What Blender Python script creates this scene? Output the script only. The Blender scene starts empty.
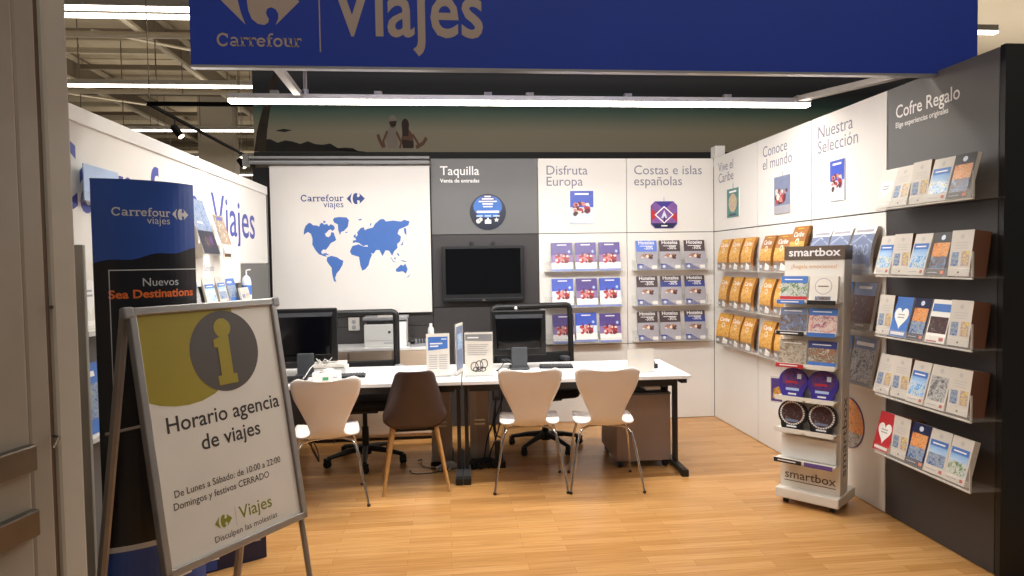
import bpy, bmesh, math, random
from mathutils import Vector, Matrix, Euler
random.seed(7)
SC = bpy.context.scene
COL = SC.collection
PI = math.pi
R = math.radians

# ------------------------------------------------------------------ materials
MATS = {}
def lin(c):
    c = c / 255.0
    return c / 12.92 if c <= 0.04045 else ((c + 0.055) / 1.055) ** 2.4
def col(rgb): return (lin(rgb[0]), lin(rgb[1]), lin(rgb[2]), 1.0)

def new_mat(name):
    m = bpy.data.materials.new(name); m.use_nodes = True
    MATS[name] = m
    return m, m.node_tree.nodes, m.node_tree.links, m.node_tree.nodes['Principled BSDF']

def mat(name, rgb, rough=0.5, metal=0.0, var=0.04, scale=9.0, bump=0.0, alpha=1.0, spec=0.5, stretch=(1, 1, 1)):
    m, N, L, b = new_mat(name)
    tc = N.new('ShaderNodeTexCoord'); mp = N.new('ShaderNodeMapping'); mp.inputs['Scale'].default_value = stretch
    nz = N.new('ShaderNodeTexNoise'); nz.inputs['Scale'].default_value = scale; nz.inputs['Detail'].default_value = 4
    L.new(tc.outputs['Object'], mp.inputs['Vector']); L.new(mp.outputs['Vector'], nz.inputs['Vector'])
    cr = N.new('ShaderNodeValToRGB'); c = col(rgb)
    cr.color_ramp.elements[0].position = 0.3; cr.color_ramp.elements[1].position = 0.7
    cr.color_ramp.elements[0].color = tuple(max(0, v * (1 - var)) for v in c[:3]) + (1,)
    cr.color_ramp.elements[1].color = tuple(min(1, v * (1 + var)) for v in c[:3]) + (1,)
    L.new(nz.outputs['Fac'], cr.inputs['Fac']); L.new(cr.outputs['Color'], b.inputs['Base Color'])
    b.inputs['Roughness'].default_value = rough; b.inputs['Metallic'].default_value = metal
    b.inputs['Alpha'].default_value = alpha; b.inputs['Specular IOR Level'].default_value = spec
    if bump:
        bp = N.new('ShaderNodeBump'); bp.inputs['Strength'].default_value = bump; bp.inputs['Distance'].default_value = 0.01
        L.new(nz.outputs['Fac'], bp.inputs['Height']); L.new(bp.outputs['Normal'], b.inputs['Normal'])
    return m

def glow(name, rgb, strength):
    m, N, L, b = new_mat(name)
    b.inputs['Base Color'].default_value = col((235, 235, 235))
    b.inputs['Emission Color'].default_value = col(rgb); b.inputs['Emission Strength'].default_value = strength
    return m

def photo(name, cols, scale=25.0, stretch=(1, 1, 1), rough=0.35, off=0.0):
    m, N, L, b = new_mat(name)
    tc = N.new('ShaderNodeTexCoord'); mp = N.new('ShaderNodeMapping')
    mp.inputs['Scale'].default_value = stretch; mp.inputs['Location'].default_value = (off, off * .7, off * .3)
    nz = N.new('ShaderNodeTexNoise'); nz.inputs['Scale'].default_value = scale * 1.1; nz.inputs['Detail'].default_value = 8
    nz.inputs['Roughness'].default_value = 0.78; nz.inputs['Distortion'].default_value = 1.2
    L.new(tc.outputs['Object'], mp.inputs['Vector']); L.new(mp.outputs['Vector'], nz.inputs['Vector'])
    cr = N.new('ShaderNodeValToRGB'); e = cr.color_ramp.elements
    n = len(cols)
    e[0].position = 0.36; e[0].color = col(cols[0]); e[1].position = 0.64; e[1].color = col(cols[-1])
    for i in range(1, n - 1):
        k = e.new(0.36 + 0.28 * i / (n - 1)); k.color = col(cols[i])
    L.new(nz.outputs['Fac'], cr.inputs['Fac']); L.new(cr.outputs['Color'], b.inputs['Base Color'])
    b.inputs['Roughness'].default_value = rough
    return m

def ramp_z(name, stops, zmin, zmax, nscale=1.2, namp=0.06, rough=0.6, stretch=(0.3, 1, 2.0)):
    """printed picture: colours stacked from bottom to top of the sheet, broken up by noise"""
    m, N, L, b = new_mat(name)
    tc = N.new('ShaderNodeTexCoord'); sx = N.new('ShaderNodeSeparateXYZ'); L.new(tc.outputs['Object'], sx.inputs[0])
    mr = N.new('ShaderNodeMapRange'); mr.inputs['From Min'].default_value = zmin; mr.inputs['From Max'].default_value = zmax
    L.new(sx.outputs['Z'], mr.inputs['Value'])
    mp = N.new('ShaderNodeMapping'); mp.inputs['Scale'].default_value = stretch; L.new(tc.outputs['Object'], mp.inputs['Vector'])
    nz = N.new('ShaderNodeTexNoise'); nz.inputs['Scale'].default_value = nscale; nz.inputs['Detail'].default_value = 5
    L.new(mp.outputs['Vector'], nz.inputs['Vector'])
    ma = N.new('ShaderNodeMath'); ma.operation = 'MULTIPLY_ADD'; ma.inputs[1].default_value = namp * 2; ma.inputs[2].default_value = -namp
    L.new(nz.outputs['Fac'], ma.inputs[0])
    ad = N.new('ShaderNodeMath'); ad.operation = 'ADD'; L.new(mr.outputs['Result'], ad.inputs[0]); L.new(ma.outputs[0], ad.inputs[1])
    cr = N.new('ShaderNodeValToRGB'); e = cr.color_ramp.elements
    e[0].position = stops[0][0]; e[0].color = col(stops[0][1]); e[1].position = stops[-1][0]; e[1].color = col(stops[-1][1])
    for p, c in stops[1:-1]:
        k = e.new(p); k.color = col(c)
    L.new(ad.outputs[0], cr.inputs['Fac']); L.new(cr.outputs['Color'], b.inputs['Base Color'])
    b.inputs['Roughness'].default_value = rough
    return m

def floor_mat():
    m, N, L, b = new_mat('laminate')
    tc = N.new('ShaderNodeTexCoord')
    br = N.new('ShaderNodeTexBrick'); br.offset = 0.37; br.offset_frequency = 2; br.squash = 1.0
    br.inputs['Scale'].default_value = 1.0; br.inputs['Brick Width'].default_value = 0.62; br.inputs['Row Height'].default_value = 0.066
    br.inputs['Mortar Size'].default_value = 0.0007; br.inputs['Mortar Smooth'].default_value = 0.2; br.inputs['Bias'].default_value = 0.0
    br.inputs['Color1'].default_value = col((205, 156, 98)); br.inputs['Color2'].default_value = col((187, 136, 79)); br.inputs['Mortar'].default_value = col((150, 97, 52))
    L.new(tc.outputs['Object'], br.inputs['Vector'])
    mp = N.new('ShaderNodeMapping'); mp.inputs['Scale'].default_value = (1.3, 26, 1); L.new(tc.outputs['Object'], mp.inputs['Vector'])
    nz = N.new('ShaderNodeTexNoise'); nz.inputs['Scale'].default_value = 2.2; nz.inputs['Detail'].default_value = 6; nz.inputs['Distortion'].default_value = 0.4
    L.new(mp.outputs['Vector'], nz.inputs['Vector'])
    cr = N.new('ShaderNodeValToRGB'); cr.color_ramp.elements[0].position = 0.3; cr.color_ramp.elements[1].position = 0.72
    cr.color_ramp.elements[0].color = (0.74, 0.68, 0.60, 1); cr.color_ramp.elements[1].color = (1.08, 1.08, 1.08, 1)
    L.new(nz.outputs['Fac'], cr.inputs['Fac'])
    mx = N.new('ShaderNodeMix'); mx.data_type = 'RGBA'; mx.blend_type = 'MULTIPLY'; mx.inputs['Factor'].default_value = 0.75
    L.new(br.outputs['Color'], mx.inputs['A']); L.new(cr.outputs['Color'], mx.inputs['B'])
    L.new(mx.outputs['Result'], b.inputs['Base Color'])
    b.inputs['Roughness'].default_value = 0.27; b.inputs['Specular IOR Level'].default_value = 0.5
    return m

floor_mat()
mat('white_panel', (226, 222, 216), 0.62, var=0.012, scale=2)
mat('grey_panel', (104, 103, 102), 0.5, var=0.03, scale=3)
mat('charcoal_panel', (57, 53, 53), 0.5, var=0.03, scale=3)  # dark wall boards low down; upper ones take a paler grey for lamp falloff
mat('dark_backing', (26, 25, 26), 0.6)
mat('black_panel', (22, 20, 20), 0.5)
mat('seam', (105, 98, 90), 0.7)
mat('store_floor', (150, 145, 138), 0.4, scale=2)
mat('store_ceiling', (172, 156, 130), 0.8, var=0.10, scale=2, stretch=(1, .15, 1))
mat('store_steel', (178, 166, 144), 0.6, var=0.05)
mat('store_dark_steel', (108, 96, 80), 0.6)
mat('store_wall', (176, 166, 150), 0.8, var=0.05, scale=1)
mat('pillar_paint', (174, 168, 156), 0.55, var=0.06, scale=3, bump=0.03)
mat('pillar_panel', (150, 142, 130), 0.5, var=0.08, scale=3)
mat('brown_seam', (88, 66, 48), 0.6)
mat('bumper_metal', (100, 92, 82), 0.32, 0.7, var=0.15, scale=6)
mat('sign_blue', (7, 52, 166), 0.6, var=0.03, scale=2)
mat('sign_letter', (176, 158, 146), 0.5, var=0.02)
mat('aluminium', (176, 174, 172), 0.34, 0.85, var=0.05)
mat('aluminium_dull', (150, 143, 138), 0.45, 0.6, var=0.06)
mat('lamp_housing', (190, 186, 180), 0.4, 0.5)
mat('cover_white', (238, 234, 228), 0.4, var=0.01)
mat('paper', (226, 219, 208), 0.55, var=0.015)
mat('pages', (205, 198, 188), 0.7, var=0.08, scale=60, stretch=(1, 1, 1))
mat('map_blue', (62, 104, 176), 0.55, var=0.03)
mat('logo_navy', (40, 62, 128), 0.5, var=0.02)
mat('wall_purple', (66, 74, 158), 0.5, var=0.02)
mat('text_grey', (126, 124, 142), 0.6, var=0.02)
mat('text_dark', (48, 44, 42), 0.6, var=0.02)
mat('text_white', (240, 238, 236), 0.5, var=0.01)
mat('banner_white', (224, 218, 212), 0.65, var=0.02, scale=2)
mat('sign_poster', (206, 200, 192), 0.55, var=0.025, scale=4)
mat('olive', (142, 127, 34), 0.5, var=0.03)
mat('olive_text', (120, 124, 28), 0.5, var=0.03)
mat('disc_grey', (74, 68, 66), 0.5, var=0.03)
mat('totem_blue', (42, 78, 162), 0.28, var=0.06, scale=4)
mat('totem_black', (16, 16, 24), 0.3, var=0.1)
mat('totem_silver', (198, 200, 204), 0.4)
mat('orange', (232, 112, 46), 0.5)
mat('orange_light', (218, 160, 104), 0.5)
ramp_z('sky_print', [(0, (196, 210, 226)), (.5, (150, 184, 222)), (1, (96, 146, 208))], .09, .16, 40, .3)
mat('logo_pale', (186, 182, 178), 0.5)
mat('box_white', (206, 198, 188), 0.5, var=0.02)
mat('matte_black', (14, 13, 13), 0.9, spec=0.1)
mat('mural_cloud', (84, 84, 88), 0.8, var=.2, scale=14)
mat('wine', (112, 34, 44), 0.4)
mat('cocoa', (84, 54, 48), 0.4)
mat('red_print', (178, 52, 54), 0.4)
mat('cream_print', (232, 214, 200), 0.4)
mat('rose_print', (206, 128, 122), 0.4)
mat('tan_print', (168, 118, 92), 0.4)
mat('dusk', (138, 110, 156), 0.4, var=.1, scale=12)
mat('navy', (22, 30, 70), 0.35, var=0.08)
mat('light_blue', (176, 198, 232), 0.5, var=0.03)
mat('black_plastic', (13, 12, 13), 0.45, var=0.1)
mat('black_gloss', (7, 7, 10), 0.08, var=0.05)
mat('dark_grey_plastic', (66, 68, 72), 0.4, var=0.05)
mat('grey_plastic', (140, 140, 142), 0.45, var=0.03)
mat('white_plastic', (226, 224, 220), 0.35, var=0.012)
mat('desk_white', (236, 234, 232), 0.3, var=0.01)
mat('desk_edge', (216, 212, 206), 0.4, var=0.01)
mat('desk_steel', (40, 37, 36), 0.4, 0.3, var=0.06)
mat('foot_grey', (112, 116, 118), 0.4, 0.3, var=0.05)
mat('pedestal_taupe', (142, 122, 112), 0.45, var=0.03)
mat('tower_grey', (150, 138, 126), 0.45, var=0.06)
mat('chair_white', (234, 224, 216), 0.3, var=0.012)
mat('chair_brown', (66, 48, 44), 0.38, var=0.05)
mat('chrome', (205, 200, 196), 0.15, 1.0, var=0.03)
mat('leg_wood', (190, 142, 84), 0.45, var=0.12, scale=18, stretch=(6, 6, .6))
mat('light_wood', (206, 182, 158), 0.5, var=0.05, scale=5, stretch=(.5, 1, 8))
mat('mesh_black', (26, 24, 25), 0.7, alpha=0.42)
mat('seat_black', (18, 17, 18), 0.85, var=0.2, scale=80)
mat('acrylic', (230, 228, 224), 0.08, alpha=0.13)
mat('acrylic_ledge', (190, 186, 180), 0.2, alpha=0.10)
mat('acrylic_edge', (214, 208, 198), 0.15, alpha=0.85)
mat('stand_white', (226, 220, 210), 0.4, var=0.015)
mat('stand_side', (214, 206, 194), 0.45, var=0.015)
mat('taupe', (98, 82, 70), 0.45, var=0.03)
mat('box_brown', (112, 72, 50), 0.5, var=0.1, scale=10)
mat('red', (186, 40, 48), 0.45)
mat('tag_blue', (70, 116, 190), 0.45)
mat('tag_black', (30, 26, 28), 0.45)
mat('tag_purple', (96, 74, 140), 0.45)
mat('gold', (206, 146, 54), 0.32, var=0.10, scale=16)
mat('gold_dark', (160, 104, 48), 0.35, var=0.15, scale=20)
mat('gold_grey', (128, 112, 98), 0.4, var=0.15, scale=40)
mat('hotel_dark', (76, 62, 66), 0.35, var=0.06)
mat('hotel_grey', (164, 161, 168), 0.35, var=0.06, scale=20)
mat('hotel_blue', (92, 122, 206), 0.35, var=0.05)
mat('hotel_navy', (58, 70, 138), 0.35, var=0.05)
mat('purple_sky', (84, 66, 134), 0.35, var=0.10, scale=12)
mat('blue_sky', (66, 88, 186), 0.35, var=0.12, scale=12)
mat('purple_tin', (62, 48, 142), 0.3, var=0.08)
mat('black_tin', (28, 24, 26), 0.3)
mat('pale_blue', (206, 216, 232), 0.45)
mat('silver_blue', (118, 128, 156), 0.35, var=0.12, scale=14)
mat('sticker_dark', (20, 24, 46), 0.35)
mat('sticker_blue', (44, 104, 186), 0.35, var=0.12, scale=20)
mat('pink_violet', (124, 82, 152), 0.4, var=0.3, scale=9)
mat('green_poster', (70, 128, 124), 0.4, var=0.2, scale=20)
mat('yellow', (216, 190, 70), 0.45)
mat('cable_dark', (24, 22, 24), 0.5)
mat('cable_white', (200, 196, 190), 0.5)
mat('palm_bark', (54, 44, 34), 0.8, var=0.3, scale=8)
mat('mural_dark', (34, 32, 30), 0.8, var=0.2)
mat('skin_print', (104, 72, 56), 0.7)
mat('shirt_print', (138, 128, 116), 0.7)
mat('dark_print', (54, 36, 30), 0.7)
mat('teal_green', (60, 140, 90), 0.5)
photo('photo_family', [(60, 30, 40), (150, 44, 50), (206, 150, 130), (110, 46, 56), (176, 70, 66)], 34)
photo('photo_beach', [(40, 110, 190), (110, 170, 220), (230, 226, 214), (70, 120, 90)], 30)
photo('photo_pool', [(40, 120, 200), (70, 150, 215), (210, 220, 226), (60, 90, 80)], 26, off=2)
photo('photo_sunset', [(110, 60, 40), (216, 132, 70), (226, 168, 110), (70, 54, 60)], 26, off=3)
photo('photo_city', [(52, 52, 54), (120, 118, 116), (200, 198, 196), (80, 78, 80)], 34, off=4)
photo('photo_village', [(50, 80, 60), (90, 130, 80), (220, 216, 206), (90, 130, 190)], 34, off=5)
photo('photo_flower', [(210, 170, 50), (226, 206, 120), (150, 120, 150), (206, 200, 190)], 50, off=6)
photo('photo_tower', [(40, 66, 110), (90, 120, 170), (170, 176, 180), (60, 80, 60)], 50, off=7)
photo('photo_market', [(90, 78, 66), (150, 132, 110), (196, 186, 170), (90, 100, 120)], 30, off=8)
photo('photo_crowd', [(60, 40, 34), (190, 130, 104), (60, 84, 60), (220, 206, 190), (120, 60, 60)], 36, off=9)
photo('photo_people', [(30, 30, 40), (226, 214, 206), (200, 130, 110), (50, 90, 160)], 28, off=10)
photo('photo_lake', [(70, 60, 50), (126, 100, 76), (90, 120, 160), (180, 170, 160)], 24, off=11)
photo('photo_gold', [(150, 84, 36), (206, 146, 60), (232, 186, 100), (176, 110, 60)], 26, off=12)
photo('photo_shell', [(70, 44, 40), (150, 104, 84), (206, 180, 164), (64, 44, 42)], 60, off=13)
photo('photo_sport', [(26, 22, 24), (84, 40, 38), (52, 44, 48), (150, 140, 136)], 40, off=14)
photo('photo_space', [(26, 22, 74), (60, 44, 130), (110, 60, 92), (44, 50, 140)], 26, off=15)
photo('photo_wheel', [(70, 82, 116), (126, 140, 176), (196, 200, 210), (90, 96, 130)], 26, off=16)
photo('photo_cast', [(50, 34, 30), (110, 74, 60), (70, 50, 46), (176, 150, 130)], 40, (1, 1, .35), off=17)
ramp_z('mural_print', [(0.0, (146, 136, 116)), (0.15, (150, 142, 120)), (0.22, (126, 130, 110)), (0.30, (78, 104, 90)), (0.36, (34, 62, 58)), (0.43, (20, 34, 40)), (0.455, (14, 18, 28)), (0.50, (30, 34, 44)), (0.56, (54, 56, 62)), (0.7, (38, 42, 54)), (1.0, (30, 34, 46))], 2.95, 4.6, 1.6, 0.022)
glow('lamp_white', (255, 246, 232), 16.0)
glow('store_lamp', (255, 244, 226), 9.0)
glow('spot_white', (255, 240, 214), 6.0)

# ------------------------------------------------------------------ mesh builder
FONT_CACHE = {}
def font_mesh(s, bold, align, spacing=1.0):
    k = (s, bold, align, spacing)
    if k not in FONT_CACHE:
        cu = bpy.data.curves.new('lettering_curve', 'FONT'); cu.body = s; cu.size = 1.0; cu.align_x = align
        cu.offset = bold; cu.resolution_u = 3; cu.space_character = spacing; cu.fill_mode = 'FRONT'
        ob = bpy.data.objects.new('lettering_curve', cu)
        me = bpy.data.meshes.new_from_object(ob)
        vs = [tuple(v.co) for v in me.vertices]; fs = []
        for p in me.polygons:
            f = list(p.vertices)
            if p.normal.z < 0: f.reverse()
            fs.append(f)
        FONT_CACHE[k] = (vs, fs)
        bpy.data.meshes.remove(me); bpy.data.objects.remove(ob); bpy.data.curves.remove(cu)
    return FONT_CACHE[k]

EPS = 0.0007
class MB:
    def __init__(s): s.v = []; s.f = []; s.mi = []; s.mats = []; s.M = None
    def m(s, name):
        if name not in s.mats: s.mats.append(name)
        return s.mats.index(name)
    def add(s, vs, fs, mt):
        o = len(s.v)
        if s.M is not None: vs = [tuple(s.M @ Vector(v)) for v in vs]
        s.v += [tuple(v) for v in vs]; k = s.m(mt)
        for f in fs: s.f.append([i + o for i in f]); s.mi.append(k)
        return s
    def box(s, x0, x1, y0, y1, z0, z1, mt):
        if x0 > x1: x0, x1 = x1, x0
        if y0 > y1: y0, y1 = y1, y0
        if z0 > z1: z0, z1 = z1, z0
        vs = [(x0, y0, z0), (x1, y0, z0), (x1, y1, z0), (x0, y1, z0), (x0, y0, z1), (x1, y0, z1), (x1, y1, z1), (x0, y1, z1)]
        fs = [(0, 3, 2, 1), (4, 5, 6, 7), (0, 1, 5, 4), (1, 2, 6, 5), (2, 3, 7, 6), (3, 0, 4, 7)]
        return s.add(vs, fs, mt)
    def prism(s, pts, y0, y1, mt):           # outline in (x,z), extruded along y
        a = sum(pts[i][0] * pts[(i + 1) % len(pts)][1] - pts[(i + 1) % len(pts)][0] * pts[i][1] for i in range(len(pts)))
        if a < 0: pts = pts[::-1]
        n = len(pts)
        vs = [(x, y0, z) for x, z in pts] + [(x, y1, z) for x, z in pts]
        fs = [list(range(n)), list(range(2 * n - 1, n - 1, -1))] + [[(i + 1) % n, i, i + n, (i + 1) % n + n] for i in range(n)]
        return s.add(vs, fs, mt)
    def slab(s, pts, z0, z1, mt):            # outline in (x,y), extruded along z
        a = sum(pts[i][0] * pts[(i + 1) % len(pts)][1] - pts[(i + 1) % len(pts)][0] * pts[i][1] for i in range(len(pts)))
        if a < 0: pts = pts[::-1]
        n = len(pts)
        vs = [(x, y, z0) for x, y in pts] + [(x, y, z1) for x, y in pts]
        fs = [list(range(n - 1, -1, -1)), list(range(n, 2 * n))] + [[i, (i + 1) % n, (i + 1) % n + n, i + n] for i in range(n)]
        return s.add(vs, fs, mt)
    def side(s, pts, x0, x1, mt):            # outline in (y,z), extruded along x
        a = sum(pts[i][0] * pts[(i + 1) % len(pts)][1] - pts[(i + 1) % len(pts)][0] * pts[i][1] for i in range(len(pts)))
        if a < 0: pts = pts[::-1]
        n = len(pts)
        vs = [(x0, y, z) for y, z in pts] + [(x1, y, z) for y, z in pts]
        fs = [list(range(n - 1, -1, -1)), list(range(n, 2 * n))] + [[i, (i + 1) % n, (i + 1) % n + n, i + n] for i in range(n)]
        return s.add(vs, fs, mt)
    def poly(s, pts, layer, mt, y=0.0):      # flat print facing -y
        a = sum(pts[i][0] * pts[(i + 1) % len(pts)][1] - pts[(i + 1) % len(pts)][0] * pts[i][1] for i in range(len(pts)))
        if a < 0: pts = pts[::-1]
        return s.add([(x, y - layer * EPS, z) for x, z in pts], [list(range(len(pts)))], mt)
    def rect(s, x0, x1, z0, z1, layer, mt, y=0.0, n=1, nx=1):
        vs = []; fs = []
        for j in range(n + 1):
            for i in range(nx + 1):
                vs.append((x0 + (x1 - x0) * i / nx, y - layer * EPS, z0 + (z1 - z0) * j / n))
        for j in range(n):
            for i in range(nx):
                a = j * (nx + 1) + i; fs.append((a, a + 1, a + nx + 2, a + nx + 1))
        return s.add(vs, fs, mt)
    def disc(s, cx, cz, rx, rz, layer, mt, y=0.0, n=28):
        return s.poly([(cx + rx * math.cos(2 * PI * i / n), cz + rz * math.sin(2 * PI * i / n)) for i in range(n)], layer, mt, y)
    def text(s, t, x, z, size, mt, layer=3, bold=0.0, align='LEFT', y=0.0, sx=1.0, spacing=1.0):
        vs, fs = font_mesh(t, bold, align, spacing)
        return s.add([(x + a * size * sx, y - layer * EPS, z + b * size) for a, b, c in vs], fs, mt)
    def stroke(s, pts, w, layer, mt, y=0.0):
        n = len(pts); Lf = []; Rt = []
        for i in range(n):
            a = Vector(pts[max(i - 1, 0)]); b = Vector(pts[min(i + 1, n - 1)]); d = (b - a)
            d = d.normalized() if d.length > 1e-9 else Vector((1, 0)); nn = Vector((-d.y, d.x)) * w / 2
            p = Vector(pts[i]); Lf.append(p + nn); Rt.append(p - nn)
        vs = [(p.x, y - layer * EPS, p.y) for p in Lf] + [(p.x, y - layer * EPS, p.y) for p in Rt]
        return s.add(vs, [(i + n, i + n + 1, i + 1, i) for i in range(n - 1)], mt)
    def tube(s, pts, r, mt, n=10, cap=True):
        P = [Vector(p) for p in pts]; k = len(P); rs = r if isinstance(r, (list, tuple)) else [r] * k
        vs = []; prev = None
        for i in range(k):
            t = (P[min(i + 1, k - 1)] - P[max(i - 1, 0)]).normalized()
            if prev is None:
                up = Vector((0, 0, 1)) if abs(t.z) < .9 else Vector((1, 0, 0))
                a = t.cross(up).normalized()
            else:
                a = (prev - t * prev.dot(t)).normalized()
            prev = a; b = t.cross(a)
            for j in range(n):
                th = 2 * PI * j / n; vs.append(tuple(P[i] + (a * math.cos(th) + b * math.sin(th)) * rs[i]))
        fs = []
        for i in range(k - 1):
            for j in range(n):
                fs.append((i * n + j, i * n + (j + 1) % n, (i + 1) * n + (j + 1) % n, (i + 1) * n + j))
        if cap: fs += [list(range(n - 1, -1, -1)), list(range((k - 1) * n, k * n))]
        return s.add(vs, fs, mt)
    def lathe(s, prof, mt, n=20, axis='z', c=(0, 0, 0)):
        vs = []; fs = []; k = len(prof)
        for r_, h in prof:
            for j in range(n):
                th = 2 * PI * j / n; a, b = r_ * math.cos(th), r_ * math.sin(th)
                vs.append({'z': (c[0] + a, c[1] + b, c[2] + h), 'y': (c[0] + a, c[1] + h, c[2] - b), 'x': (c[0] + h, c[1] + a, c[2] + b)}[axis])
        for i in range(k - 1):
            for j in range(n): fs.append((i * n + j, i * n + (j + 1) % n, (i + 1) * n + (j + 1) % n, (i + 1) * n + j))
        fs += [list(range(n - 1, -1, -1)), list(range((k - 1) * n, k * n))]
        return s.add(vs, fs, mt)
    def surf(s, fn, us, vs_, mt):
        vs = [fn(u, v) for v in vs_ for u in us]; n = len(us); fs = []
        for j in range(len(vs_) - 1):
            for i in range(n - 1): fs.append((j * n + i, j * n + i + 1, (j + 1) * n + i + 1, (j + 1) * n + i))
        return s.add(vs, fs, mt)
    def warp(s, fn): s.v = [tuple(fn(*v)) for v in s.v]; return s
    def build(s, name, parent=None, loc=(0, 0, 0), rot=(0, 0, 0), bevel=0.0, smooth=None, solid=0.0, fix=False, sub=0):
        me = bpy.data.meshes.new(name); me.from_pydata(s.v, [], s.f)
        for k in s.mats: me.materials.append(MATS[k])
        me.polygons.foreach_set('material_index', s.mi)
        if fix:
            bm = bmesh.new(); bm.from_mesh(me); bmesh.ops.recalc_face_normals(bm, faces=bm.faces); bm.to_mesh(me); bm.free()
        if smooth:
            me.polygons.foreach_set('use_smooth', [True] * len(me.polygons)); me.set_sharp_from_angle(angle=R(smooth))
        me.update()
        o = bpy.data.objects.new(name, me); COL.objects.link(o)
        o.location = loc; o.rotation_euler = rot
        if parent: o.parent = parent
        if solid:
            md = o.modifiers.new('thickness', 'SOLIDIFY'); md.thickness = solid; md.offset = 0
        if sub:
            md = o.modifiers.new('round', 'SUBSURF'); md.levels = sub; md.render_levels = sub
        if bevel:
            md = o.modifiers.new('edge', 'BEVEL'); md.width = bevel; md.segments = 2; md.limit_method = 'ANGLE'; md.angle_limit = R(40)
        return o

def tag(o, label, cat, group=None, kind=None):
    o['label'] = label; o['category'] = cat
    if group: o['group'] = group
    if kind: o['kind'] = kind
    return o
def struct(o, label=None, cat=None):
    o['kind'] = 'structure'
    if label: o['label'] = label
    if cat: o['category'] = cat
    return o
def empty(name, loc=(0, 0, 0), rz=0.0, rx=0.0):
    o = bpy.data.objects.new(name, None); COL.objects.link(o); o.location = loc; o.rotation_euler = (rx, 0, rz); o.empty_display_size = 0.1
    return o
def copy_tree(o, loc, rot):
    c = o.copy(); COL.objects.link(c); c.location = loc; c.rotation_euler = rot
    for ch in list(o.children):
        d = ch.copy(); COL.objects.link(d); d.parent = c
        for g in list(ch.children):
            e = g.copy(); COL.objects.link(e); e.parent = d
    return c

# ------------------------------------------------------------------ logos and letters shared by several things
def arc(cx, cz, rx, rz, a0, a1, n=14):
    return [(cx + rx * math.cos(R(a0 + (a1 - a0) * i / n)), cz + rz * math.sin(R(a0 + (a1 - a0) * i / n))) for i in range(n + 1)]
T1, T2 = 0.105, 0.07
GLYPH = {
    'C': (.70, [(arc(.34, .35, .28, .315, 42, 318), T1), ([(.575, .68), (.575, .44)], .055), ([(.555, .20), (.555, .12)], .05)]),
    'a': (.55, [(arc(.20, .14, .145, .105, 0, 360), .08), ([(.375, .36), (.375, .02)], T1), (arc(.22, .345, .155, .12, 160, 0), .08), ([(.375, .03), (.51, .03)], .06)]),
    'r': (.44, [([(.13, .48), (.13, 0)], T1), ([(.02, .455), (.16, .455)], .06), ([(.02, .03), (.28, .03)], .06), (arc(.32, .27, .19, .18, 175, 62), .08), ([(.40, .445), (.40, .345)], .07)]),
    'e': (.53, [(arc(.255, .24, .195, .20, 8, 325), .095), ([(.07, .255), (.455, .255)], .065)]),
    'f': (.37, [([(.15, .0), (.15, .56)], T1), (arc(.29, .55, .14, .14, 180, 55), .085), ([(.03, .455), (.33, .455)], .06), ([(.03, .03), (.30, .03)], .06)]),
    'o': (.55, [(arc(.26, .24, .20, .20, 0, 360, 22), .095)]),
    'u': (.57, [([(.12, .48), (.12, .18)], T1), (arc(.265, .18, .145, .135, 180, 360), .085), ([(.41, .48), (.41, 0)], T1), ([(.0, .455), (.13, .455)], .06), ([(.29, .455), (.42, .455)], .06), ([(.41, .03), (.54, .03)], .06)]),
}
def slab_word(mb, word, x, z, size, mt, layer=3, y=0.0):
    W = sum(GLYPH[c][0] for c in word); cx = x
    for c in word:
        adv, st = GLYPH[c]
        for pts, w in st: mb.stroke([(cx + px * size, z + pz * size) for px, pz in pts], w * 1.14 * size, layer, mt, y)
        cx += adv * size
    return cx
def emblem(mb, cx, cz, h, mt, layer=3, y=0.0, mt2=None):
    def P(l): return [(cx + a * h, cz + b * h) for a, b in l]
    left = [(-.80, 0), (-.31, .5), (-.40, .25), (-.455, 0), (-.40, -.25), (-.31, -.5)]
    up = [(-.27, 0), (-.25, .2), (-.18, .38), (-.06, .48), (.07, .5), (.15, .45), (.17, .38), (.13, .31), (.11, .24), (.14, .16), (.22, .13), (.31, .17), (.36, .26), (.36, .36), (.30, .5), (.80, 0)]
    dn = [(a, -b) for a, b in up[1:-1]]
    mb.poly(P(left), layer, mt, y); mb.poly(P(up + dn[::-1]), layer, mt2 or mt, y)

# ------------------------------------------------------------------ measures of the shop
D, XR, XL = 6.333, 2.608, -1.55
HT, HD = 2.53, 1.817
RZR, RZL = -PI / 2, PI / 2      # local x runs to the right when facing the right / left wall

# ---------- floor, ceiling, far store shell
fl = MB().box(-1.9, 3.2, 0.0, 6.9, -0.05, 0.0, 'laminate').build('floor'); struct(fl, 'orange oak laminate floor of the agency', 'floor')
st = MB().box(-26, 26, -8, 40, -0.12, -0.055, 'store_floor').build('store_floor'); struct(st)
cl = MB().box(-26, 26, -8, 40, 6.9, 7.0, 'store_ceiling').build('ceiling'); struct(cl)
w = MB().box(-26, 26, 34, 34.2, -0.1, 7, 'store_wall').build('wall_back_store'); struct(w)
w = MB().box(4.6, 26, 12.0, 12.2, -0.1, 7, 'store_wall').build('wall_right_store'); struct(w)
for x in (-15.6, -12.4, -9.2, -6.0, -2.8, .4):
    b = MB(); b.box(x - .06, x + .06, 2, 34, 6.25, 6.32, 'store_steel'); b.box(x - .02, x + .02, 2, 34, 6.32, 6.75, 'store_dark_steel'); b.box(x - .1, x + .1, 2, 34, 6.75, 6.85, 'store_steel')
    struct(b.build('beam'))
for i in range(20):
    y = 7.4 + i * 1.35
    b = MB(); b.box(-24, 2.5, y - .03, y + .03, 6.62, 6.74, 'store_steel' if i % 2 else 'store_dark_steel')
    struct(b.build('purlin'))
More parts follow.
